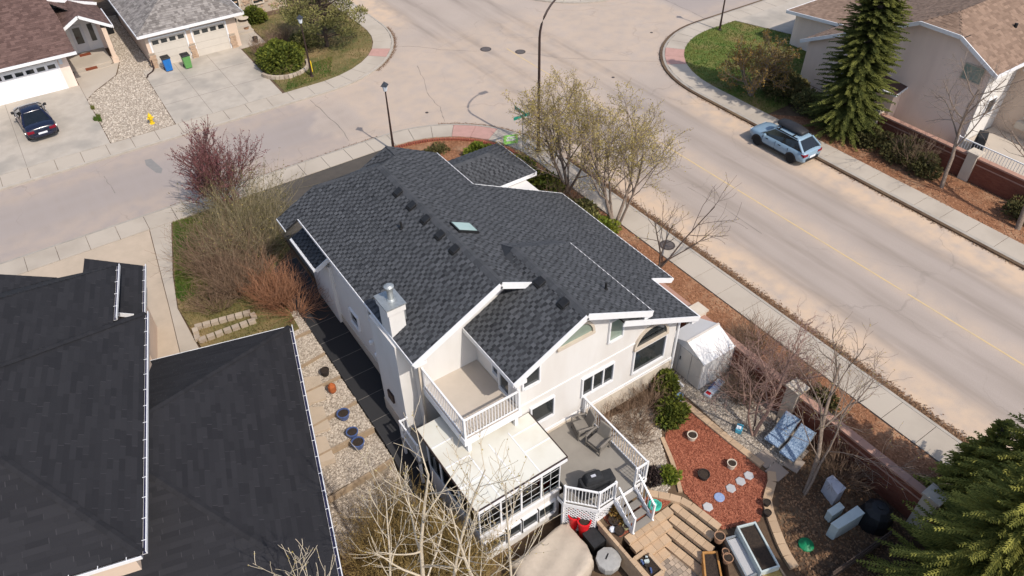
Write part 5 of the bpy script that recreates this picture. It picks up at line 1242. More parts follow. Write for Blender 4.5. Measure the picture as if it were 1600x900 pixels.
for x, y, z in ((12.64, 10.36, GZ), (10.44, 10.4, -1.5), (9.62, 11.27, -1.6), (12.64, 13.9, GZ)): MB().box(x-.06, x+.06, y-.02, y+.08, z, dz-.142).build('post', 'white_trim', D)
# slotted shadow by the stairs, put on the plain deck as darker strips
for i in range(5): MB().box(12.02, 12.55, 10.55+.14*i, 10.67+.14*i, dz+.004, dz+.014).build('board_or_shade', 'deck_board', D)

def patio_chair(label, x, y, rot):
    T = thing('patio_chair', label, 'chair', (0, 0, 0), 'wicker chairs on the deck')
    MB().box(-.3, .3, -.28, .3, .3, .42).build('seat', 'cushion_taupe', T, bevel=.03)
    b = MB(); b.bar((0, .27, .38), (0, .45, 1.0), .56, .09, up=(0, -1, .3)); b.build('backrest', 'cushion_taupe', T, bevel=.03)
    for s in (-1, 1):
        MB().tube([(s*.36, .34, .62), (s*.37, 0, .64), (s*.36, -.3, .6)], [.045]*3, 8).build('armrest', 'wicker_grey', T)
        for yy in (-.28, .3): MB().tube([(s*.34, yy, 0), (s*.36, yy, .62)], [.03, .03], 6).build('leg', 'wicker_grey', T)
    MB().box(-.33, .33, -.31, .33, .2, .298).build('seat_frame', 'wicker_grey', T)
    T.location = (x, y, dz); T.rotation_euler = (0, 0, rot)
patio_chair('grey wicker chair on the deck nearest the house wall', 12.05, 13.35, R(-105)); patio_chair('grey wicker chair on the deck next to the railing', 12.12, 12.45, R(-80))
G = thing('barbecue', 'black covered barbecue at the angled corner of the deck', 'grill', (10.85, 11.0, dz)); ga = R(-14)
MB().rbox((10.85, 10.98), 1.35, .52, dz, dz+.78, ga, .96).build('cover_skirt', 'cover_charcoal', G, bevel=.05); MB().rbox((10.7, 11.02), .8, .5, dz+.782, dz+1.08, ga, .72).build('cover_hood', 'cover_charcoal', G, bevel=.08); MB().rbox((10.66, 10.99), .18, .1, dz+1.082, dz+1.09, ga).build('badge', 'plastic_grey', G)

# ------------------------------------------------------------------ stone steps to the patio, edging and garden walls
ST = thing('stone_steps', 'tan block steps in an L shape down to the paver patio', 'steps', (12, 8.8, -1.33)); blk = {}
def block(parent, x, y, z, l, w_, h, ang, mat='block_tan', name='block'):
    key = (round(l, 2), round(w_, 2), round(h, 2), mat)
    if key not in blk: blk[key] = MB().rbox((0, 0), l, w_, -h, 0).mesh(name, mat)
    o = link(name, blk[key], parent, (x, y, z)); o.rotation_euler = (0, 0, ang); return o
SK = Vector((.17, -.985, 0)); SN = Vector((-.985, -.17, 0))
for r_ in range(4):
    z = -.63-.175*r_; y = 9.17-.325*r_; xr = 13.05-.33*r_
    n = int((xr-10.68)/.36)
    for i in range(n): block(ST, xr-.18-.36*i, y, z, .35, .315, .2 if r_ < 3 else .16, 0)
    c0 = Vector((13.25-.33*r_, 9.3-.3*r_, 0)); m = 5
    for i in range(m):
        c = c0+SK*(.19+.37*i); block(ST, c.x, c.y, z, .36, .315, .2 if r_ < 3 else .16, math.atan2(SK.y, SK.x))
def edging(label, pts, z, l=.42, w_=.28, h=.2, mat='block_tan', name='garden_edging'):
    T = thing(name, label, 'edging', (*pts[0], z-h)); P = resample(pts, l)
    for a, b in zip(P, P[1:]):
        c = (a+b)/2; d = b-a; block(T, c.x, c.y, z, d.length*.97, w_, h, math.atan2(d.y, d.x))
    return T
edging('tan block edging from the deck steps round the top of the stone steps', [(12.75, 10.15), (13.5, 9.35), (13.68, 9.0), (13.95, 7.4)], GZ+.13)
edging('tan timber-like block edging between red rock and grey pebbles', [(16.95, 13.0), (17.12, 10.0), (17.3, 8.1)], GZ+.14, .5)
edging('curved tan block edging beside the dark leafy bed', [(17.3, 8.1), (16.9, 7.7), (16.3, 7.45), (15.95, 7.05), (15.6, 6.5), (15.1, 5.6), (14.8, 4.6)], GZ+.16, .45, .32)
edging('narrow tan edging between pebbles and red rock bed', [(15.0, 11.75), (14.55, 10.7), (14.1, 9.9), (13.75, 9.35)], GZ+.09, .32, .16, .12)
tw = thing('retaining_wall', 'tan block retaining wall beside the covered patio set', 'wall', (10.5, 9, -1.6))
for k in range(5):
    for i in range(9 if k < 4 else 9): block(tw, 10.5, 10.2-.3*i-(k % 2)*.12, -1.4+.2*k, .29, .12, .195, R(90))
pb = thing('stone_planter', 'tan block planter box holding dark debris beside the steps', 'planter', (10.85, 8.3, -1.33))
for (x, y, l, a) in ((10.68, 8.15, .9, 90), (11.3, 8.0, .75, 90), (11.0, 7.62, .5, 0), (11.0, 8.55, .5, 0)): MB().rbox((x, y), l, .13, -1.32, -.85, R(a)).build('side', 'block_tan', pb)
MB().box(10.75, 11.23, 7.69, 8.48, -1.3, -.95).build('soil', 'pot_soil', pb)
for i in range(9):
    r_ = random.Random(i); MB().rbox((10.99+r_.uniform(-.15, .15), 8.1+r_.uniform(-.28, .28)), r_.uniform(.08, .2), r_.uniform(.05, .1), -.948, -.9+r_.uniform(0, .1), r_.uniform(0, 3)).build('rubble', ['pot_dark', 'pot_blue', 'plastic_pale'][i % 3], pb)
# covered patio set
CV = thing('covered_patio_set', 'large patio set hidden under a wrinkled beige cover', 'patio cover', (9.2, 9.7, -1.6))
top = [at2(*p, -.85) for p in ((802, 877), (808, 905), (842, 942), (900, 908), (925, 880), (924, 862), (889, 817), (879, 817))]
cx_, cy_ = sum(p[0] for p in top)/8, sum(p[1] for p in top)/8
cm = MB(); n = 64; rings = []; rs = random.Random(4)
ph = [rs.uniform(0, 6.28) for _ in range(4)]
def rim_pt(t):
    f = t*8; i = int(f) % 8; k = f-int(f); a, b = top[i], top[(i+1) % 8]; return a[0]+(b[0]-a[0])*k, a[1]+(b[1]-a[1])*k
for s_, z in ((1.07, -1.58), (1.06, -1.25), (1.02, -.96), (.975, -.885), (.86, -.86), (.7, -.85), (.55, -.85), (.4, -.85), (.25, -.85), (.12, -.85), (.01, -.85)):
    ring = []
    for k in range(n):
        x, y = rim_pt(k/n); w_ = math.sin(k/n*6.28*9+ph[0])*.025+math.sin(k/n*6.28*17+ph[1])*.016; q_ = s_+w_*(1 if z < -.88 else .15)
        X_, Y_ = cx_+(x-cx_)*q_, cy_+(y-cy_)*q_; rum = .03*math.sin(4.2*X_+1.7*Y_+ph[2])+.022*math.sin(2.6*X_-6.5*Y_+ph[3])+.05*max(0, math.sin(1.9*X_-3.1*Y_+1.0))**6
        ring.append((X_, Y_, z+(rum if z > -.9 else 0)))
    rings.append(ring)
loft(cm, rings); cm.build('cover', 'cover_beige', CV, smooth=True)
def tall_pot(label, px, py):
    c = at(px, py, -.55); T = thing('planter', label, 'planter', (c.x, c.y, -1.6), 'tall red planters')
    MB().lathe((c.x, c.y, -1.6), [(.15, 0), (.24, .97), (.27, 1.0), (.27, 1.07), (.22, 1.07), (.21, .97), (.02, .97)], 20).build('pot', 'plastic_red', T, smooth=False); MB().lathe((c.x, c.y, -.62), [(.205, 0), (.17, .03), (.05, .05), (.02, .05)], 14).build('soil', 'pot_soil', T)
tall_pot('tall red planter nearest the lattice of the deck', 898, 803); tall_pot('tall red planter right of its red twin, by the black box', 913, 813)
bb = thing('storage_box', 'black storage box with flat lid beside the red planters', 'box', (10.05, 9.6, -1.6)); P = [at2(*p, -1.0) for p in ((911, 835), (935, 820), (951, 841), (929, 857))]; MB().prism(P, -1.59, -1.03).build('box_body', 'black_plastic', bb); MB().prism([(p[0]+(p[0]-10.05)*.04, p[1]+(p[1]-9.6)*.04) for p in P], -1.028, -.98).build('lid', 'cover_charcoal', bb)
rt = at(951, 872, -.9); T = thing('covered_table', 'round table under a light grey fitted cover on the patio', 'table', (rt.x, rt.y, -1.6)); MB().lathe((rt.x, rt.y, -1.6), [(.3, 0), (.42, .3), (.47, .62), (.45, .68), (.2, .71), (.01, .71)], 10).build('cover', 'cover_grey', T); MB().bar((rt.x-.12, rt.y+.02, -.88), (rt.x+.1, rt.y+.14, -.88), .05, .012).build('strap', 'matt_black', T)
# planters and raised beds by the patio (in the shade)
def trough(name, label, P, z0, z1, mat, fill, t=.06):
    T = thing(name, label, 'raised bed', (*P[0], z0)); n = len(P); c = (sum(p[0] for p in P)/n, sum(p[1] for p in P)/n)
    for i in range(n):
        a, b = Vector((*P[i], 0)), Vector((*P[(i+1) % n], 0)); e = (b-a).normalized()*t*.5; MB().bar(a+e*(1 if i % 2 else -1)+Vector((0, 0, (z0+z1)/2)), b-e*(1 if i % 2 else -1)+Vector((0, 0, (z0+z1)/2)), t, z1-z0).build('board_or_shade', mat, T)
    MB().prism([(c[0]+(p[0]-c[0])*.93, c[1]+(p[1]-c[1])*.93) for p in P], z0+.02, z1-.07).build('soil', fill, T); return T
trough('raised_bed', 'long raised planter with white rim and dark soil', [at2(*p, -.1) for p in ((1153, 823), (1180, 816), (1217, 884), (1190, 893))], GZ, -.1, 'plastic_pale', 'pot_soil')
trough('raised_bed', 'low grey trough of clutter beside the white-rimmed planter', [at2(*p, -.35) for p in ((1135, 841), (1152, 836), (1187, 893), (1168, 903))], GZ, -.35, 'galvanised', 'stone_hex')
trough('raised_bed', 'orange timber box planter at the patio edge', [at2(*p, -.75) for p in ((1099, 863), (1120, 862), (1130, 915), (1104, 918))], -1.3, -.75, 'timber_orange', 'pot_soil')
trough('raised_bed', 'small wooden planter with yellowed growth at the bottom edge', [at2(*p, -.3) for p in ((1190, 895), (1218, 886), (1232, 908), (1204, 918))], GZ, -.3, 'timber', M('moss_yellow', (.36, .27, .10), (.22, .17, .06), 9, .95, .6, 30))
def pot(label, px, py, r, h, mat, z=GZ, fill='pot_soil', p=None):
    c = p or at(px, py, z+h); T = thing('flower_pot', label, 'pot', (c[0], c[1], z))
    MB().lathe((c[0], c[1], z), [(r*.72, 0), (r*.95, h*.9), (r, h*.92), (r, h), (r*.84, h), (r*.82, h*.8)], 18).build('pot', mat, T); MB().lathe((c[0], c[1], z+h*.8), [(r*.81, 0), (r*.8, .02), (.01, .03)], 14).build('soil', fill, T)
pot('cream pot at the top of the red rock bed', 1082, 679, .21, .3, 'pot_cream'); pot('cream pot on red rock right of the black pot', 1144, 723, .19, .32, 'pot_cream'); pot('black pot in the middle of the red rock bed', 1100, 740, .24, .28, 'pot_dark')
pot('clay ringed pot at the end of the stone steps', 1125, 837, .2, .34, 'pot_clay'); pot('smallest clay pot beside the grey trough', 1134, 861, .13, .3, 'pot_clay', -.75); pot('clay pot in front of the smallest one, beside the grey trough', 1138, 871, .19, .3, 'pot_clay', -.75)
pot('wide dark pot at the foot of the deck stairs', 960, 812, .22, .24, 'pot_dark'); pot('dark pot next to the white stone below the deck stairs', 968, 828, .19, .22, 'pot_dark'); pot('small olive pot beside the stair rail foot', 978, 822, .12, .2, M('pot_olive', (.35, .33, .17), (.28, .26, .13), 6, .8))
pot('small black pot on the curved edging', 1199, 784, .14, .2, 'pot_dark', GZ+.16); pot('second black pot lower on the curved edging', 1200, 800, .14, .2, 'pot_dark', GZ+.16)
for px, py, r, l in ((507, 578, .2, 'dark grey pot alone in the stone bed below the black roof'), (536, 645, .27, 'dark blue pot above the pair in the stone bed'), (550, 674, .25, 'upper of two touching blue pots in the stone bed'), (559, 690, .27, 'lower of two touching blue pots in the stone bed')):
    zz = zbed(at(px, py, -.3).y)+.06; pot(l, px, py, r, .3, 'pot_blue' if 'blue' in l else 'pot_dark', zz)
fc = at(519, 607, .0); zz = zbed(fc.y)+.06; T = thing('garden_lantern', 'rust coloured metal lantern standing in the stone bed', 'lantern', (fc.x, fc.y, zz)); MB().lathe((fc.x, fc.y, zz), [(.1, 0), (.17, .12), (.17, .4), (.1, .5), (.03, .52)], 8).build('lantern_body', M('rust_orange', (.40, .11, .03), (.28, .08, .03), 9, .8), T); MB().lathe((fc.x, fc.y, zz+.52), [(.06, 0), (.06, .02), (.02, .06)], 8).build('finial', 'rust_orange', T)
for i, (px, py) in enumerate(((1170, 743), (1157, 752), (1142, 763), (1124, 777), (1106, 792))):
    c = at(px, py, GZ+.07); l = ['hexagonal stepping stone farthest from the steps, first of five', 'second hexagonal stepping stone from the edging', 'hexagonal stepping stone in the middle of the row', 'bluish stepping disc between two hexagonal stones', 'pale hexagonal stepping stone nearest the block steps'][i]
    mat = 'pot_sky' if i == 3 else 'stone_hex'
    if i == 3: M('pot_sky', (.20, .27, .46), (.30, .36, .52), 14, .5)
    tag(MB().lathe((c.x, c.y, GZ+.035), [(.2, 0), (.2, .05), (.18, .062), (.06, .063)], 6 if i != 3 else 16).build('stepping_stone', mat, None, origin=(c.x, c.y, GZ)), l, 'stepping stone', 'hexagonal stepping stones')
ws = at(957, 827, GZ+.1); tag(MB().lathe((ws.x, ws.y, GZ+.03), [(.08, 0), (.13, .06), (.1, .14), (.02, .17)], 7).build('white_stone', 'plate_white', None, origin=(ws.x, ws.y, GZ)), 'white stone among the pots below the deck stairs', 'stone')
# hose reel
hc = at(1023, 789, GZ+.15); T = thing('garden_hose', 'coiled turquoise garden hose at the foot of the deck stairs', 'hose', (hc.x, hc.y, GZ)); pts = []
for i in range(150): a = i*.42; r_ = .14+.11*(i % 38)/38; pts.append((hc.x+r_*math.cos(a), hc.y+r_*math.sin(a), GZ+.06+.16*i/150))
MB().tube(pts, [.018]*150, 5).build('coil', 'plastic_teal', T); MB().lathe((hc.x, hc.y, GZ+.03), [(.12, 0), (.1, .2), (.05, .22)], 12).build('hub', 'plastic_teal', T)
# shed
SH = thing('garden_shed', 'white vinyl garden shed with double doors by the brick wall', 'shed', (18.8, 13.6, GZ)); zf = GZ+.04
x0, x1, y0, y1, ze, zr = 18.0, 19.72, 12.72, 14.72, 1.12, 1.55; ym = (y0+y1)/2
s_ = MB(); s_.sect([(y0, zf), (y1, zf), (y1, ze), (ym, zr), (y0, ze)], x0, x1, axis='x'); s_.build('wall', 'vinyl_white', SH)
for a, b in ((y0+.03, y0+.62), (y0+.66, y0+1.3), (y0+1.34, y1-.03)): MB().box(x0-.035, x0-.002, a, b, zf+.05, ze-.04).build('door' if a > y0+.1 else 'front_panel', 'vinyl_beige', SH)
MB().box(x0-.06, x0-.036, y0+1.2, y0+1.24, .3, .5).build('handle', 'black_plastic', SH)
for i in range(5):
    xx = x0+.12+i*.36; MB().box(xx, xx+.33, y0-.012, y0-.001, zf+.03, ze-.05).build('side_panel', 'vinyl_white', SH)
for sg in (-1, 1):
    e = y0-.08 if sg < 0 else y1+.08; r_ = MB(); P = [(x0-.08, e, ze-.02), (x1+.06, e, ze-.02), (x1+.06, ym, zr+.05), (x0-.08, ym, zr+.05)]
    r_.slab3(P if sg < 0 else P[::-1], .05); r_.build('roof_panel', 'vinyl_white', SH)
MB().bar((x0-.1, ym, zr+.055), (x1+.08, ym, zr+.055), .1, .03).build('ridge', 'vinyl_beige', SH)
p = at(1117, 605, GZ+.15); T = thing('toy_slide', 'white and blue plastic slide lying on pebbles beside the shed', 'toy', (p.x, p.y, GZ)); a = R(12)
MB().rbox((p.x, p.y), 1.25, .34, GZ+.03, GZ+.2, a).build('chute', 'plate_white', T, bevel=.04); MB().rbox((p.x-.1, p.y+.1), .5, .08, GZ+.201, GZ+.25, a).build('grip', 'pot_blue', T); MB().rbox((p.x-.5, p.y-.1), .16, .2, GZ+.201, GZ+.22, a).build('red_patch', 'plastic_red', T); MB().rbox((p.x+.2, p.y), .7, .18, GZ+.201, GZ+.215, a).build('inlay', M('toy_lilac', (.45, .5, .66), (.40, .46, .62), 4, .4), T)
p = at(1061, 621, GZ+.3); T = thing('plastic_pod', 'light blue plastic pod standing near the shed corner', 'toy', (p.x, p.y, GZ)); MB().lathe((p.x, p.y, GZ), [(.16, 0), (.19, .1), (.19, .42), (.12, .52), (.02, .55)], 14, sy=.8).build('shell', 'plastic_skyblue', T, smooth=True); MB().lathe((p.x+.02, p.y-.05, GZ+.5), [(.08, 0), (.07, .06), (.02, .07)], 12).build('dial', 'pot_blue', T)
p = at(1155, 670, GZ+.15); T = thing('bucket', 'small turquoise and white tub beside the pebble bed edging', 'tub', (p.x, p.y, GZ)); MB().rbox((p.x, p.y), .34, .24, GZ+.03, GZ+.26, R(30), 1.1).build('tub', M('tub_cyan', (.08, .36, .50), (.1, .42, .55), 5, .5), T, bevel=.02); MB().rbox((p.x-.05, p.y), .16, .18, GZ+.262, GZ+.29, R(30)).build('lid', 'plate_white', T)
# loungers on flagstones
for i, (px, py) in enumerate(((1196, 716), (1214, 737), (1222, 690), (1246, 706), (1240, 724))):
    c = at(px, py, GZ+.05); tag(MB().rbox((c.x, c.y), .68, .62, GZ+.02, GZ+.05+.004*i, R(3*i))  .build('flagstone', 'flagstone', None, origin=(c.x, c.y, GZ)), ['flagstone nearest the edging corner', 'flagstone at the near left of the lounger pad', 'flagstone under the far lounger foot', 'flagstone under the near lounger foot', 'partly hidden flagstone at the near right of the lounger pad'][i], 'paving')
def lounger(label, x, y, rot):
    T = thing('sun_lounger', label, 'lounger', (0, 0, 0), 'blue plaid loungers')
    MB().box(-.62, .1, -.3, .3, .3, .36).build('seat', 'plaid', T); b = MB(); b.bar((.1, 0, .34), (.72, 0, .95), .6, .06, up=(-1, 0, 1)); b.build('backrest', 'plaid', T)
    for s in (-.32, .32):
        MB().tube([(-.62, s, .33), (.1, s, .33), (.74, s, .96)], [.02]*3, 6).build('side_rail', 'galvanised', T)
        for xx in (-.5, .05): MB().tube([(xx, s, 0), (xx, s, .33)], [.018]*2, 6).build('leg', 'galvanised', T)
    T.location = (x, y, GZ+.06); T.rotation_euler = (0, 0, rot)
lounger('blue plaid lounger farther from the camera, by the bare tree', 18.75, 9.0, R(8)); lounger('blue plaid lounger nearer the camera, beside its twin', 18.72, 8.22, R(8))
# utility boxes, composter, lid
def cabinet(name, label, P, z1, mat, cat, z0=GZ, lidm=None):
    T = thing(name, label, cat, (*P[0], z0)); MB().prism(P, z0, z1-.06).build('cabinet', mat, T, bevel=.02); c = (sum(p[0] for p in P)/len(P), sum(p[1] for p in P)/len(P)); MB().prism([(c[0]+(p[0]-c[0])*1.04, c[1]+(p[1]-c[1])*1.04) for p in P], z1-.058, z1).build('lid', lidm or mat, T, bevel=.015)
cabinet('utility_box', 'lilac grey cabinet at the foot of the bare tree', [at2(*p, .2) for p in ((1291, 748), (1301, 742), (1322, 762), (1309, 772))], .2, 'plastic_grey', 'cabinet'); cabinet('utility_box', 'small pale green cabinet between two larger ones', [at2(*p, -.1) for p in ((1293, 797), (1312, 784), (1320, 793), (1301, 806))], -.1, 'plastic_pale', 'cabinet'); cabinet('utility_box', 'largest pale green cabinet, nearest the spruce', [at2(*p, .2) for p in ((1299, 817), (1339, 790), (1351, 802), (1311, 826))], .2, 'plastic_pale', 'cabinet')
c = at(1372, 800, .0); T = thing('composter', 'black domed composter against the brick wall', 'composter', (c.x, c.y, GZ)); MB().lathe((c.x, c.y, GZ), [(.62, 0), (.58, .45), (.5, .75), (.3, .92), (.02, .97)], 10).build('dome', 'black_plastic', T); MB().lathe((c.x, c.y, GZ+.95), [(.12, 0), (.12, .04), (.02, .05)], 10).build('lid', 'black_plastic', T)
c = at(1260, 850, GZ+.1); tag(MB().lathe((c.x, c.y, GZ+.02), [(.28, 0), (.27, .06), (.1, .16), (.02, .17)], 16).build('green_lid', 'deep_green', None, origin=(c.x, c.y, GZ)), 'green round plastic lid lying in the dark bed', 'lid')
F = thing('plank_fence', 'low dark plank fence in the shade of the spruces', 'fence', (16, 3.6, GZ)); a0 = at(1300, 897, GZ+.6); b0 = at(1392, 832, GZ+.6); dd = b0-a0; nf = 24
for i in range(nf): p = a0+dd*(i/nf); q = a0+dd*((i+.92)/nf); MB().bar((p.x, p.y, GZ+.38), (q.x, q.y, GZ+.38), .03, .72).build('plank', 'bark_dark', F)
MB().bar((a0.x, a0.y-.04, GZ+.6), (b0.x, b0.y-.04, GZ+.6), .04, .07).build('rail', 'bark_dark', F)
# stone edged bed in the neighbour's lawn and stone ring of the round juniper
T = thing('stone_planter', 'rectangular pale stone bed in the left lawn', 'planter', (3, 28, .1)); P4 = [at(*p, .2) for p in ((304, 512), (392, 488), (400, 500), (310, 533))]
for a, b in zip(P4, P4[1:]+P4[:1]):
    n = max(1, int((b-a).length/.34)); ang = math.atan2((b-a).y, (b-a).x)
    for i in range(n): c = a+(b-a)*((i+.5)/n); block(T, c.x, c.y, .3, .32, .24, .2, ang, 'field_stone', 'stone')
T = thing('stone_ring', 'low curved stone edging round the juniper', 'edging', (14.6, 51.6, .12))
for i in range(17): a = R(-165+10*i); block(T, 14.75+1.75*math.cos(a), 51.75+1.75*math.sin(a), .38, .28, .2, .27, a+R(90), 'field_stone', 'stone')
# bits at the far entrance
T = thing('bistro_table', 'round white bistro table by the far entry steps', 'table', (14.9, 61.0, .3)); MB().lathe((15.05, 60.9, .12), [(.4, .72), (.41, .75), (.39, .76)], 18).build('tabletop', 'pot_cream', T); MB().lathe((15.05, 60.9, .12), [(.22, 0), (.03, .04), (.03, .719)], 10).build('leg', 'black_plastic', T)
pot('terracotta pot below the bistro table', 0, 0, .2, .3, 'pot_clay', .128, p=(14.9, 60.1)); pot('black pot on the far entry steps', 0, 0, .2, .4, 'pot_dark', .47, p=(14.35, 61.1)); pot('black planter at the corner of the far path', 0, 0, .22, .4, 'pot_dark', .128, p=(14.7, 57.5))
# ------------------------------------------------------------------ plants
def rot_dir(d, ang, az):
    d = d.normalized(); a = Vector((0, 0, 1)) if abs(d.z) < .9 else Vector((1, 0, 0)); x = d.cross(a).normalized(); y = d.cross(x)
    return (d*math.cos(ang)+(x*math.cos(az)+y*math.sin(az))*math.sin(ang)).normalized()
def grow(rng, mb, tips, p, d, L, r, lvl, P):
    """one branch and, in turn, its side branches"""
    segs = P['segs'][min(lvl, len(P['segs'])-1)]; pts = [p.copy()]; rad = [r]; rend = max(P['rmin'], r*P['taper'])
    for i in range(segs):
        j = P['wig']*(1+.4*lvl); d = (d+Vector((rng.gauss(0, j), rng.gauss(0, j), rng.gauss(0, j)))+Vector((0, 0, P['up'][min(lvl, len(P['up'])-1)]))).normalized()
        p = p+d*(L/segs); pts.append(p.copy()); rad.append(r+(rend-r)*(i+1)/segs)
    sides = 7 if r > .06 else (5 if r > .025 else 3)
    mb.tube(pts, rad, sides, cap=False, rnd=rng.random())
    if lvl >= P['levels']:
        tips.append((pts, d)); return
    nk = P['kids'][lvl]; az = rng.uniform(0, 6.28); t0 = P['t0'][lvl]
    for k in range(nk):
        t = t0+(1-t0)*((k+rng.random())/nk); f = t*segs; i = min(int(f), segs-1); q = pts[i].lerp(pts[i+1], f-i); dd = (pts[i+1]-pts[i])
        az += 2.4+rng.uniform(-.4, .4); nd = rot_dir(dd, R(rng.uniform(*P['ang'])), az)
        grow(rng, mb, tips, q, nd, L*rng.uniform(*P['len'][min(lvl, len(P['len'])-1)])*(1.15-.45*t), max(P['rmin'], (rad[i]*.62)*rng.uniform(.7, 1)), lvl+1, P)
    tips.append((pts[-2:], d))
def leaves(rng, tips, n, size, spread, mb=None, long=1.0):
    mb = mb or MB()
    for pts, d in tips:
        for _ in range(n):
            f = rng.random()*(len(pts)-1); i = min(int(f), len(pts)-2); q = pts[i].lerp(pts[i+1], f-i)+Vector((rng.gauss(0, spread), rng.gauss(0, spread), rng.gauss(0, spread)))
            a = Vector((rng.gauss(0, 1), rng.gauss(0, 1), rng.gauss(0, 1))).normalized(); b = a.orthogonal().normalized(); b.rotate(Matrix.Rotation(rng.uniform(0, 6.28), 3, a)); s = size*rng.uniform(.5, 1.4)
            c = a.cross(b)*s*.6; b = b*s*long; mb.face((q-b, q-c, q+b, q+c), rng.random())
    return mb
BASE = dict(segs=(6, 5, 4, 3), taper=.45, rmin=.006, wig=.09, up=(.02, .05, .04, .02), kids=(6, 6, 5, 4), t0=(.35, .2, .15, .1), ang=(28, 55), len=((.5, .7), (.45, .65), (.4, .6), (.4, .6)), levels=3)
def tree(name, label, base, stems, P, seed, bark, leaf=None, group=None, crown='crown'):
    """stems: list of (direction, length, radius)"""
    rng = random.Random(seed); T = thing(name, label, 'tree', base, group); mb = MB(); tips = []; P = {**BASE, **P}; b = Vector(base)
    for dr, L, r in stems:
        grow(rng, mb, tips, b+Vector((rng.uniform(-.08, .08), rng.uniform(-.08, .08), -.05)) if len(stems) > 1 else b-Vector((0, 0, .05)), Vector(dr).normalized(), L, r, 0, P)
    tr = mb.build('trunk', bark, T, smooth=True)
    if leaf:
        mat, n, size, spread = leaf; fine = [t for t in tips]; leaves(rng, fine, n, size, spread).build(crown, mat, T)
    return T
# budding trees in the bed along the sidewalk
bud = dict(kids=(7, 7, 6, 4), rmin=.007, up=(.02, .06, .05, .02), t0=(.28, .2, .1, .1), ang=(22, 48))
tree('budding_tree', 'olive budding tree nearest the street light pole', (21.9, 26.9, .1), [((-.35, .2, 1), 4.9, .10), ((.25, .25, 1), 4.7, .09), ((.15, -.4, 1), 4.5, .085), ((-.2, .7, 1), 4.6, .08), ((-.55, -.1, 1), 4.4, .075)], bud, 101, 'bark_grey', ('bud_olive', 9, .036, .07), 'budding trees beside the sidewalk')
tree('budding_tree', 'olive budding tree with two pale trunks beside the right eave', (21.85, 22.8, .1), [((-.2, .15, 1), 5.1, .10), ((.5, .1, 1), 5.2, .095), ((.15, .4, 1), 4.9, .08), ((.3, -.25, 1), 4.8, .075)], bud, 102, 'bark_grey', ('bud_olive', 9, .036, .07), 'budding trees beside the sidewalk')
tree('bare_tree', 'dark multi-stemmed bare tree by the sidewalk manhole', (21.6, 19.2, .1), [((-.15, .1, 1), 3.2, .05), ((.0, .0, 1), 2.6, .04), ((.75, -.25, 1), 4.0, .05), ((1.0, -.45, .8), 3.0, .04)], dict(kids=(5, 4, 4, 3), levels=2, t0=(.45, .3, .2, .1)), 103, 'bark_dark', ('bud_olive', 2, .03, .03))
tree('plum_tree', 'purple twigged tree at the edge of the left lawn', (5.3, 36.2, .1), [((math.cos(a)*.42, math.sin(a)*.42, 1), 3.5+.4*math.sin(a*3), .05) for a in (0, .8, 1.6, 2.4, 3.2, 4.0, 4.8, 5.6)]+[((0, 0, 1), 3.3, .06)], dict(kids=(12, 10, 5, 3), rmin=.009, up=(.03, .07, .05), t0=(.2, .15, .1), ang=(18, 38), levels=2), 104, 'bark_purple', ('bud_plum', 7, .04, .03))
bare = dict(kids=(7, 6, 5, 4), rmin=.006, up=(.02, .05, .04), t0=(.3, .2, .15, .1), ang=(25, 52))
tree('bare_tree', 'pale pinkish bare tree growing in the pebbles left of the loungers', (18.1, 9.75, GZ), [((.05, .15, 1), 4.3, .08), ((-.2, .35, 1), 4.0, .055), ((.3, .3, 1), 3.8, .055)], {**bare, 'rmin': .005, 'kids': (8, 7, 6, 4)}, 105, M('bark_pink', (.33, .215, .17), (.24, .155, .125), 10, .9), ('bud_plum', 2, .02, .02))
tree('bare_tree', 'grey bare tree leaning toward the road beside the lilac cabinet', (17.65, 6.7, GZ), [((.28, .22, 1), 5.2, .10), ((.6, .05, 1), 4.8, .055)], {**bare, 'rmin': .005, 'up': (.0, .03, .03), 'kids': (6, 6, 5, 3)}, 106, 'bark_grey', ('bud_olive', 1, .025, .02))
tree('bare_tree', 'grey bare street tree against the pale gable wall', (39.3, 15.1, .12), [((.12, .05, 1), 5.6, .12)], {**bare, 'kids': (9, 7, 5, 3), 't0': (.4, .2, .15, .1), 'ang': (35, 65)}, 107, 'bark_grey')
tree('bare_tree', 'pale bare street tree cut off at the right edge', (39.0, 10.6, .12), [((.05, .05, 1), 5.0, .16)], {**bare, 'kids': (7, 6, 5, 3), 't0': (.5, .2, .15, .1)}, 108, 'bark_grey')
tree('budding_tree', 'rust and olive budding tree on the green corner lawn', (38.95, 28.85, .12), [((.35, .1, 1), 3.0, .08), ((-.25, .3, 1), 2.9, .07), ((.15, -.3, 1), 2.8, .06), ((.7, .5, 1), 3.0, .06), ((.55, -.35, 1), 2.9, .05), ((0.1, .8, 1), 2.6, .05)], dict(kids=(7, 6, 5, 3), rmin=.008, up=(.01, .04, .03), t0=(.2, .2, .1, .1)), 109, 'bark_grey', ('bud_rust', 4, .06, .06))
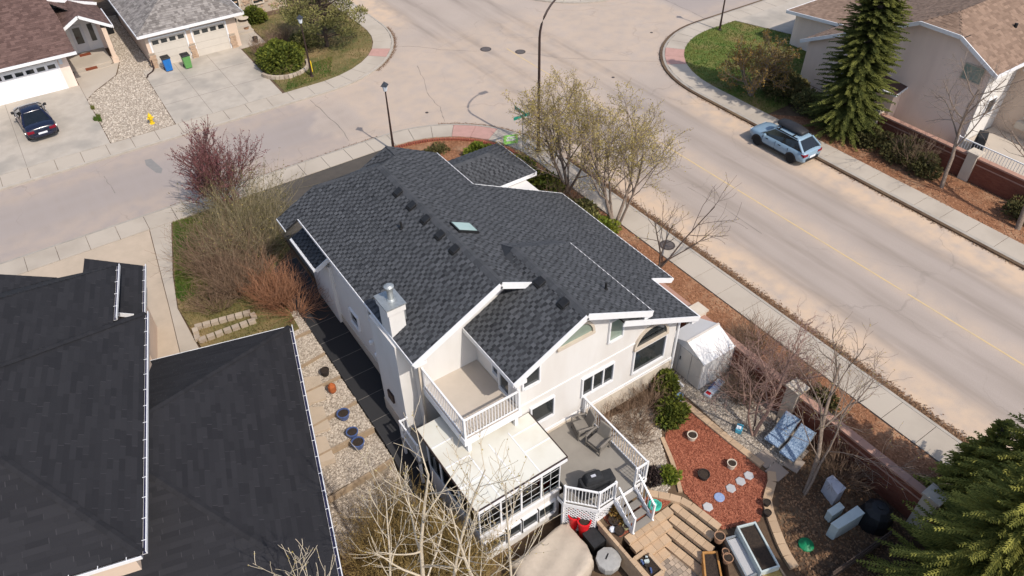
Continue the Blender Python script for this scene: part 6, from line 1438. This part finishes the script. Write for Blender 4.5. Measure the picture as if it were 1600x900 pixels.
# white-barked poplars close to the camera
pop = dict(kids=(12, 5, 4, 3), rmin=.0072, taper=.25, up=(.02, .09, .08, .05), t0=(.42, .25, .2, .1), ang=(28, 46), len=((.20, .30), (.38, .55), (.4, .55)), wig=.05, levels=2)
for i, (px, py, z, L, dr, r, lab) in enumerate(((687, 1000, -1.6, 10.6, (-.02, .02, 1), .13, 'white-barked poplar with the thickest trunk, in front of the side walkway'), (700, 1010, -1.6, 9.6, (.05, .04, 1), .09, 'slender white poplar just right of the thick trunk'), (775, 1015, -1.6, 9.2, (-.05, .02, 1), .09, 'white poplar whose twigs cross the sunroom corner'), (800, 1010, -1.6, 9.8, (.01, .01, 1), .08, 'white poplar reaching across the sunroom panes'), (610, 1000, -1.6, 8.3, (-.02, .02, 1), .08, 'white poplar rising at the edge of the black roof'), (560, 1030, -1.6, 8.0, (-.1, .0, 1), .07, 'leftmost small poplar tip over the black roof'))):
    c = at(px, py, z); tree('poplar_tree', lab, (c.x, c.y, -1.7), [(dr, L, r*.8)], pop, 120+i, 'bark_pale', ('bud_olive', 2, .026, .012), 'white poplars at the bottom edge')
# conifers
def conifer(name, label, x, y, z, Hh, Rr, seed, mat='needle_spruce', whorl=.27, nb=9, tws=.16, droop=.25, z0=.5, tilt=.0, size=1.0, blunt=.85):
    rng = random.Random(seed); T = thing(name, label, 'tree', (x, y, z)); tk = MB(); tk.tube([(x, y, z-.05), (x, y, z+Hh*.5), (x, y, z+Hh*.97)], [Hh*.018, Hh*.011, .015], 8); tk.build('trunk', 'bark_dark', T)
    mb = MB(); wd = MB(); h = z0
    def spray(q, d, L, w, r):
        d = d.normalized(); s = d.cross(Vector((0, 0, 1)))
        if s.length < .05: s = Vector((1, 0, 0))
        s.normalize(); u = s.cross(d)
        for sg, tl in ((1, .5), (-1, .5), (1, -.35)):
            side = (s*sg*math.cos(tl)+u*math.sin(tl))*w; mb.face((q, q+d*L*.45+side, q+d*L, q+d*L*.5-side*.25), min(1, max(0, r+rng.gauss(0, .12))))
    while h < Hh*.985:
        f = 1-h/Hh; Lr = Rr*min(1, f**blunt*1.06)+.12; n = max(4, int(nb*(.45+.55*f)))
        a0 = rng.uniform(0, 6.28)
        for k in range(n):
            a = a0+6.283*k/n+rng.uniform(-.25, .25); L = Lr*rng.uniform(.72, 1.12); el = R(8)+(1-f)*R(38)-rng.random()*.2
            out = Vector((math.cos(a)*math.cos(el), math.sin(a)*math.cos(el), math.sin(el))); p = Vector((x, y, z+h+rng.uniform(-.1, .1))); m = max(3, int(L/tws)); prev = p; clump = rng.uniform(.15, .75)
            for i in range(1, m+1):
                t = i/m; q = p+out*(L*t)+Vector((0, 0, -droop*L*t*t+.12*L*max(0, t-.7))); dd = (q-prev)
                if t > .18:
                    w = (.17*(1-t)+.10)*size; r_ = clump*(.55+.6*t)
                    tl = (.42*(1-t)*min(1, L)+.20)*size
                    for sg in (-1, 1):
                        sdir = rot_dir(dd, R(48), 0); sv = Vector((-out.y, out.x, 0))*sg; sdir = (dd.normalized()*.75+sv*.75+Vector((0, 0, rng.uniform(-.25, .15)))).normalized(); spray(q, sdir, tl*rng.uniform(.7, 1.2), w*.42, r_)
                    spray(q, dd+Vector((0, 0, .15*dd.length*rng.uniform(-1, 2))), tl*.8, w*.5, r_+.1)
                prev = q
            wd.tube([p, p+out*(L*.6)+Vector((0, 0, -droop*L*.36))], [.02, .006], 3, cap=False)
        h += whorl*rng.uniform(.8, 1.2)*(.6+.4*f)
    wd.build('limbs', 'bark_dark', T); mb.build('crown', mat, T); return T
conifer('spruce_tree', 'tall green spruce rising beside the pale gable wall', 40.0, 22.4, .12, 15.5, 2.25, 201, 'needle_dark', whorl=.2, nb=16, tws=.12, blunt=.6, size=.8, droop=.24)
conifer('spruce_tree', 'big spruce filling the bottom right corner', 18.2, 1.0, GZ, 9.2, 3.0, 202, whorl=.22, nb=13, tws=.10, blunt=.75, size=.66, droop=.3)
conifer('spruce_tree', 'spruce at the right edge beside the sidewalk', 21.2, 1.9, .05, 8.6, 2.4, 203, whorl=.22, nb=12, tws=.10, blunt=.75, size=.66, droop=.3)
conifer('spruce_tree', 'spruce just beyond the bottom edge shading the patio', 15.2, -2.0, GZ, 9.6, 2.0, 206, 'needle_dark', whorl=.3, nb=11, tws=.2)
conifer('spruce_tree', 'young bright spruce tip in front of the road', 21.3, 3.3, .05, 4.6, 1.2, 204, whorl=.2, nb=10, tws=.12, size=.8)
def pine(name, label, x, y, z, Hh, Rr, seed, mat='leaf_pine', n=90):
    rng = random.Random(seed); T = thing(name, label, 'tree', (x, y, z)); tk = MB(); tk.tube([(x, y, z-.05), (x+.05, y, z+Hh*.5), (x, y, z+Hh*.95)], [.16, .1, .03], 8); mb = MB()
    for k in range(n):
        h = rng.random()**.8; a = k*2.4+rng.uniform(-.3, .3); rr_ = Rr*(math.sin(math.pi*min(.97, .22+.74*h))**.7)*rng.uniform(.45, 1.0); c = Vector((x+math.cos(a)*rr_, y+math.sin(a)*rr_, z+.7+h*(Hh-1.0)))
        tk.tube([(x, y, c.z-.4*rr_/Rr-.2), (c+Vector((x, y, c.z)))/2 + Vector((0, 0, -.15)), c], [.05, .035, .015], 4, cap=False); s_ = rng.uniform(.45, .8); tone = rng.uniform(.15, .75)
        for _ in range(150):
            v = Vector((rng.gauss(0, 1), rng.gauss(0, 1), rng.gauss(0, .65))); v = v.normalized()*rng.random()**.4; q = c+Vector((v.x*s_, v.y*s_, v.z*s_*.6)); d = (v+Vector((rng.gauss(0, .4), rng.gauss(0, .4), rng.gauss(.5, .4)))).normalized(); sd_ = d.orthogonal().normalized(); sd_.rotate(Matrix.Rotation(rng.uniform(0, 6.28), 3, d)); L = rng.uniform(.12, .24)
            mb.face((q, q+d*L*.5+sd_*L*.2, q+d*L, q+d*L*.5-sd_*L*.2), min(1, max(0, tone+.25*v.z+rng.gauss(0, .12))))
    tk.build('trunk', 'bark_dark', T); mb.build('crown', mat, T)
pine('pine_tree', 'broad bushy pine at the far corner lawn', 18.9, 53.4, .12, 6.0, 3.0, 205)
# shrubs
def bush(name, label, c, rx, ry, rz, n, leaf, seed, mat, group=None, cat='shrub', twig=0, lean=(0, 0), spiky=.5):
    rng = random.Random(seed); T = thing(name, label, cat, (c[0], c[1], c[2]), group); mb = MB(); lumps = [(rng.uniform(-.6, .6), rng.uniform(-.6, .6), rng.uniform(.2, .85), rng.uniform(.35, .6)) for _ in range(9)]
    for _ in range(n):
        l = lumps[rng.randrange(9)] if rng.random() < .8 else (0, 0, .4, .9)
        v = Vector((rng.gauss(0, 1), rng.gauss(0, 1), rng.gauss(.25, 1))).normalized(); rad = l[3]*rng.uniform(.55, 1.0)**.5
        q = Vector((c[0]+(l[0]+v.x*rad)*rx, c[1]+(l[1]+v.y*rad)*ry, c[2]+max(.03, (l[2]+v.z*rad*.7))*rz*.8)); d = (v+Vector((rng.gauss(0, spiky), rng.gauss(0, spiky), rng.gauss(.2, spiky)))).normalized(); s = d.orthogonal().normalized(); s.rotate(Matrix.Rotation(rng.uniform(0, 6.28), 3, d)); L = leaf*rng.uniform(.6, 1.5)
        mb.face((q, q+d*L*.5+s*L*.28, q+d*L, q+d*L*.5-s*L*.28), min(1, max(0, .35+.3*l[0]+rng.gauss(0, .25))))
    mb.build('foliage', mat, T)
    st = MB()
    for k in range(7): a = k*.9; st.tube([(c[0], c[1], c[2]-.03), (c[0]+math.cos(a)*rx*.5, c[1]+math.sin(a)*ry*.5, c[2]+rz*.6)], [.025, .01], 4, cap=False)
    st.build('stem', 'bark_dark', T); return T
def twigs(name, label, c, rx, h, n, seed, mat, group=None, leaf=None, ry=None, r=.006, spread=.75, kids=5):
    rng = random.Random(seed); T = thing(name, label, 'shrub', c, group); mb = MB(); tips = []; ry = ry or rx
    for _ in range(n):
        a = rng.uniform(0, 6.28); q = math.sqrt(rng.random()); bx, by = c[0]+math.cos(a)*q*rx*.45, c[1]+math.sin(a)*q*ry*.45; d = Vector((math.cos(a)*spread*q*rx/max(rx, ry), math.sin(a)*spread*q*ry/max(rx, ry), 1)).normalized(); L = h*rng.uniform(.65, 1.15)
        p = Vector((bx, by, c[2]-.03)); pts = [p]; rv_ = rng.random()
        for i in range(4): d = (d+Vector((rng.gauss(0, .11), rng.gauss(0, .11), rng.gauss(0, .06)))).normalized(); p = p+d*(L/4); pts.append(p)
        mb.tube(pts, [r*2, r*1.7, r*1.4, r, r*.7], 3, cap=False, rnd=rv_)
        for k in range(kids):
            i = rng.randrange(1, 4); q0 = pts[i].lerp(pts[i+1], rng.random()); dd = rot_dir(pts[i+1]-pts[i], R(rng.uniform(20, 55)), rng.uniform(0, 6.28)); l2 = L*rng.uniform(.2, .42); p2 = q0+dd*l2*.5; p3 = p2+(dd+Vector((rng.gauss(0, .2), rng.gauss(0, .2), .15)))*l2*.5; mb.tube([q0, p2, p3], [r, r*.8, r*.5], 3, cap=False, rnd=rv_); tips.append(([q0, p2, p3], dd))
    mb.build('twigs', mat, T)
    if leaf: leaves(rng, tips, leaf[1], leaf[2], .03).build('foliage', leaf[0], T)
    return T
bush('juniper_shrub', 'large rounded juniper inside the stone ring', (14.75, 52.0, .12), 1.75, 1.7, 1.9, 9000, .2, 301, 'leaf_juniper')
twigs('bare_shrub', 'brown bare shrub behind the round juniper', (14.5, 54.9, .12), 1.2, 1.2, 160, 302, 'twig_brown'); twigs('bare_shrub', 'grey brown bare shrub under the pine', (16.2, 56.4, .12), 1.1, 1.3, 120, 303, 'twig_brown')
bush('evergreen_shrub', 'green shrub beside the far bistro table', (16.1, 61.3, .12), .9, .8, 1.3, 2600, .2, 304, 'leaf_juniper'); bush('evergreen_shrub', 'dark shrub shaded beneath the bushy pine', (17.6, 54.6, .12), 1.1, 1.0, 1.0, 2400, .18, 305, 'leaf_pine')
yb_ = at(742, 236, .4); bush('golden_shrub', 'yellow green shrub in the front bark bed', (yb_.x, yb_.y-.3, .09), .85, .8, .9, 2200, .17, 306, 'leaf_fresh'); yb_ = at(672, 238, .2); bush('ground_juniper', 'flat grey green creeping juniper in the front bed', (yb_.x+.2, yb_.y, .09), 1.2, .5, .35, 1200, .14, 307, 'leaf_dull')
bush('golden_shrub', 'fresh green shrub right of the porch roof', (20.9, 30.2, .09), .9, 1.2, 1.1, 2800, .17, 308, 'leaf_fresh'); bush('evergreen_shrub', 'dark green shrub at the foot of the budding trees', (20.7, 27.6, .09), 1.2, 1.4, 1.5, 3600, .17, 309, 'leaf_juniper'); bush('evergreen_shrub', 'dark shrub between the right eave and the budding trunks', (20.6, 24.4, .09), 1.0, 1.5, 1.3, 3200, .16, 310, 'leaf_pine')
bush('evergreen_shrub', 'small green shrub by the pale double trunk', (21.2, 23.0, .09), .7, .8, .9, 1500, .15, 311, 'leaf_fresh')
twigs('bare_shrub', 'brown leafless shrub beside the budding trees', (20.6, 26.0, .09), 1.2, 1.5, 140, 312, 'twig_brown')
# left lawn thicket
twigs('thicket_shrub', 'olive budding shrub behind the purple tree', (5.8, 33.4, .1), 1.6, 3.4, 230, 313, 'twig_greyolive', 'thicket in the left lawn', ('leaf_dull', 4, .035)); twigs('thicket_shrub', 'brown leafless shrub in the middle of the left lawn', (3.6, 31.8, .1), 1.7, 2.5, 280, 314, 'twig_brown', 'thicket in the left lawn'); twigs('thicket_shrub', 'olive brown shrub close to the house corner', (5.3, 31.6, .1), 1.5, 3.2, 260, 315, 'twig_greyolive', 'thicket in the left lawn', ('bud_olive', 1, .028))
twigs('thicket_shrub', 'rusty red twigged shrub near the stone bed', (5.0, 27.6, .1), .9, 1.9, 260, 316, 'twig_red', 'thicket in the left lawn', spread=.6); twigs('thicket_shrub', 'spreading rust red shrub arching over the side walkway', (5.5, 26.7, .05), .9, 1.9, 90, 317, 'twig_red', 'thicket in the left lawn', spread=1.3, kids=4); twigs('thicket_shrub', 'low dry shrub by the pale stone bed', (2.5, 29.2, .1), 1.3, 1.2, 110, 318, 'twig_brown', 'thicket in the left lawn', spread=1.0); twigs('thicket_shrub', 'tangled brown shrub left of the rusty one', (3.9, 29.6, .1), 1.4, 2.3, 280, 319, 'twig_brown', 'thicket in the left lawn')
# golden hedge at the bottom
for i, (x, y, l) in enumerate(((4.4, 14.4, 'golden olive shrub at the end of the stone bed'), (3.3, 13.6, 'golden olive shrub against the lower black roof'), (4.9, 12.9, 'golden olive shrub left of the sunroom wall'), (3.9, 12.0, 'golden olive shrub under the thick poplar trunk'), (5.4, 11.4, 'golden olive shrub near the sunroom corner'), (4.4, 10.6, 'golden olive shrub at the bottom edge'), (2.9, 11.6, 'golden olive shrub in the bottom left gap'))):
    twigs('hedge_shrub', l, (x, y, -1.65), 1.15, 2.1, 230, 330+i, 'twig_olive', 'golden hedge beside the sunroom', ('bud_gold', 2, .03))
# behind the house
for i, (x, y, r_, h, l) in enumerate(((13.5, 13.35, .8, 1.1, 'pale dry shrub against the rear wall beside the deck'), (14.7, 13.2, .95, 1.2, 'brown leafless shrub under the three part window'), (15.8, 13.3, .95, 1.3, 'reddish leafless shrub under the big arched window'), (14.3, 12.3, .8, .8, 'low straw coloured shrub in the pebble bed'))):
    twigs('bare_shrub', l, (x, y, GZ+.02), r_, h*.8, 75, 340+i, 'twig_brown', 'dry shrubs along the rear wall', spread=.9)
bush('evergreen_shrub', 'green juniper at the rear corner downspout', (16.9, 13.6, GZ), .6, .6, .9, 1800, .15, 350, 'leaf_juniper'); bush('evergreen_shrub', 'larger green shrub above the red rock bed', (16.0, 12.3, GZ), .75, .65, .85, 2600, .15, 351, 'leaf_juniper')
bush('dark_shrub', 'dark purple shrub beside the deck railing corner', (13.35, 10.55, GZ), .42, .42, .45, 900, .12, 352, 'leaf_dark'); bush('golden_shrub', 'small yellow green plant next to the dark purple shrub', (13.95, 10.2, GZ), .4, .4, .4, 700, .13, 353, 'leaf_fresh')
bush('dry_plant', 'wilted brown plant among the pots below the deck', (11.2, 10.05, GZ), .4, .35, .5, 500, .12, 354, 'bud_rust')
# strip along the brick wall and across the road
for i, (x, y, r_, h, l) in enumerate(((20.9, 12.6, .9, 1.5, 'pinkish leafless shrub outside the brick wall near the shed'), (21.0, 10.4, .9, 1.3, 'leafless shrub outside the brick wall beside the middle pier'), (19.2, 11.3, .8, 1.5, 'leafless shrub inside the brick wall behind the pebbles'), (19.3, 6.4, .9, 1.4, 'dense bare shrub between loungers and composter'))):
    twigs('bare_shrub', l, (x, y, .08 if x > 20 else GZ), r_, h, 150, 360+i, 'twig_brown', 'leafless shrubs along the brick wall')
bush('evergreen_shrub', 'small green shrub on the bark strip beside the middle pier', (21.3, 9.0, .08), .5, .7, .5, 900, .13, 365, 'leaf_dull')
for i, (x, y, rx, ry, h, l) in enumerate(((39.9, 20.0, 1.0, 1.0, 1.1, 'dull green shrub below the left pier across the road'), (39.9, 18.3, 1.1, 1.2, 1.3, 'dull green shrub left of the bare street tree'), (39.8, 16.7, 1.0, 1.1, 1.2, 'dull green shrub behind the bare street tree'), (40.2, 10.6, .9, 1.2, 1.2, 'dull green shrub at the right edge across the road'))):
    bush('wall_shrub', l, (x, y, .12), rx, ry, h, 2200, .16, 370+i, 'leaf_dull', 'dull shrubs before the far brick wall')
twigs('bare_shrub', 'leafless shrub between the dull green ones across the road', (40.0, 17.5, .12), 1.3, 1.6, 130, 376, 'twig_brown')
bush('dark_thicket', 'dark brown thicket between the budding tree and the spruce', (40.6, 27.4, .12), 1.5, 1.6, 2.0, 4500, .16, 377, 'leaf_dull'); bush('dark_thicket', 'dark shrub at the foot of the tall spruce', (40.4, 25.2, .12), 1.2, 1.4, 1.5, 3000, .16, 378, 'leaf_pine')
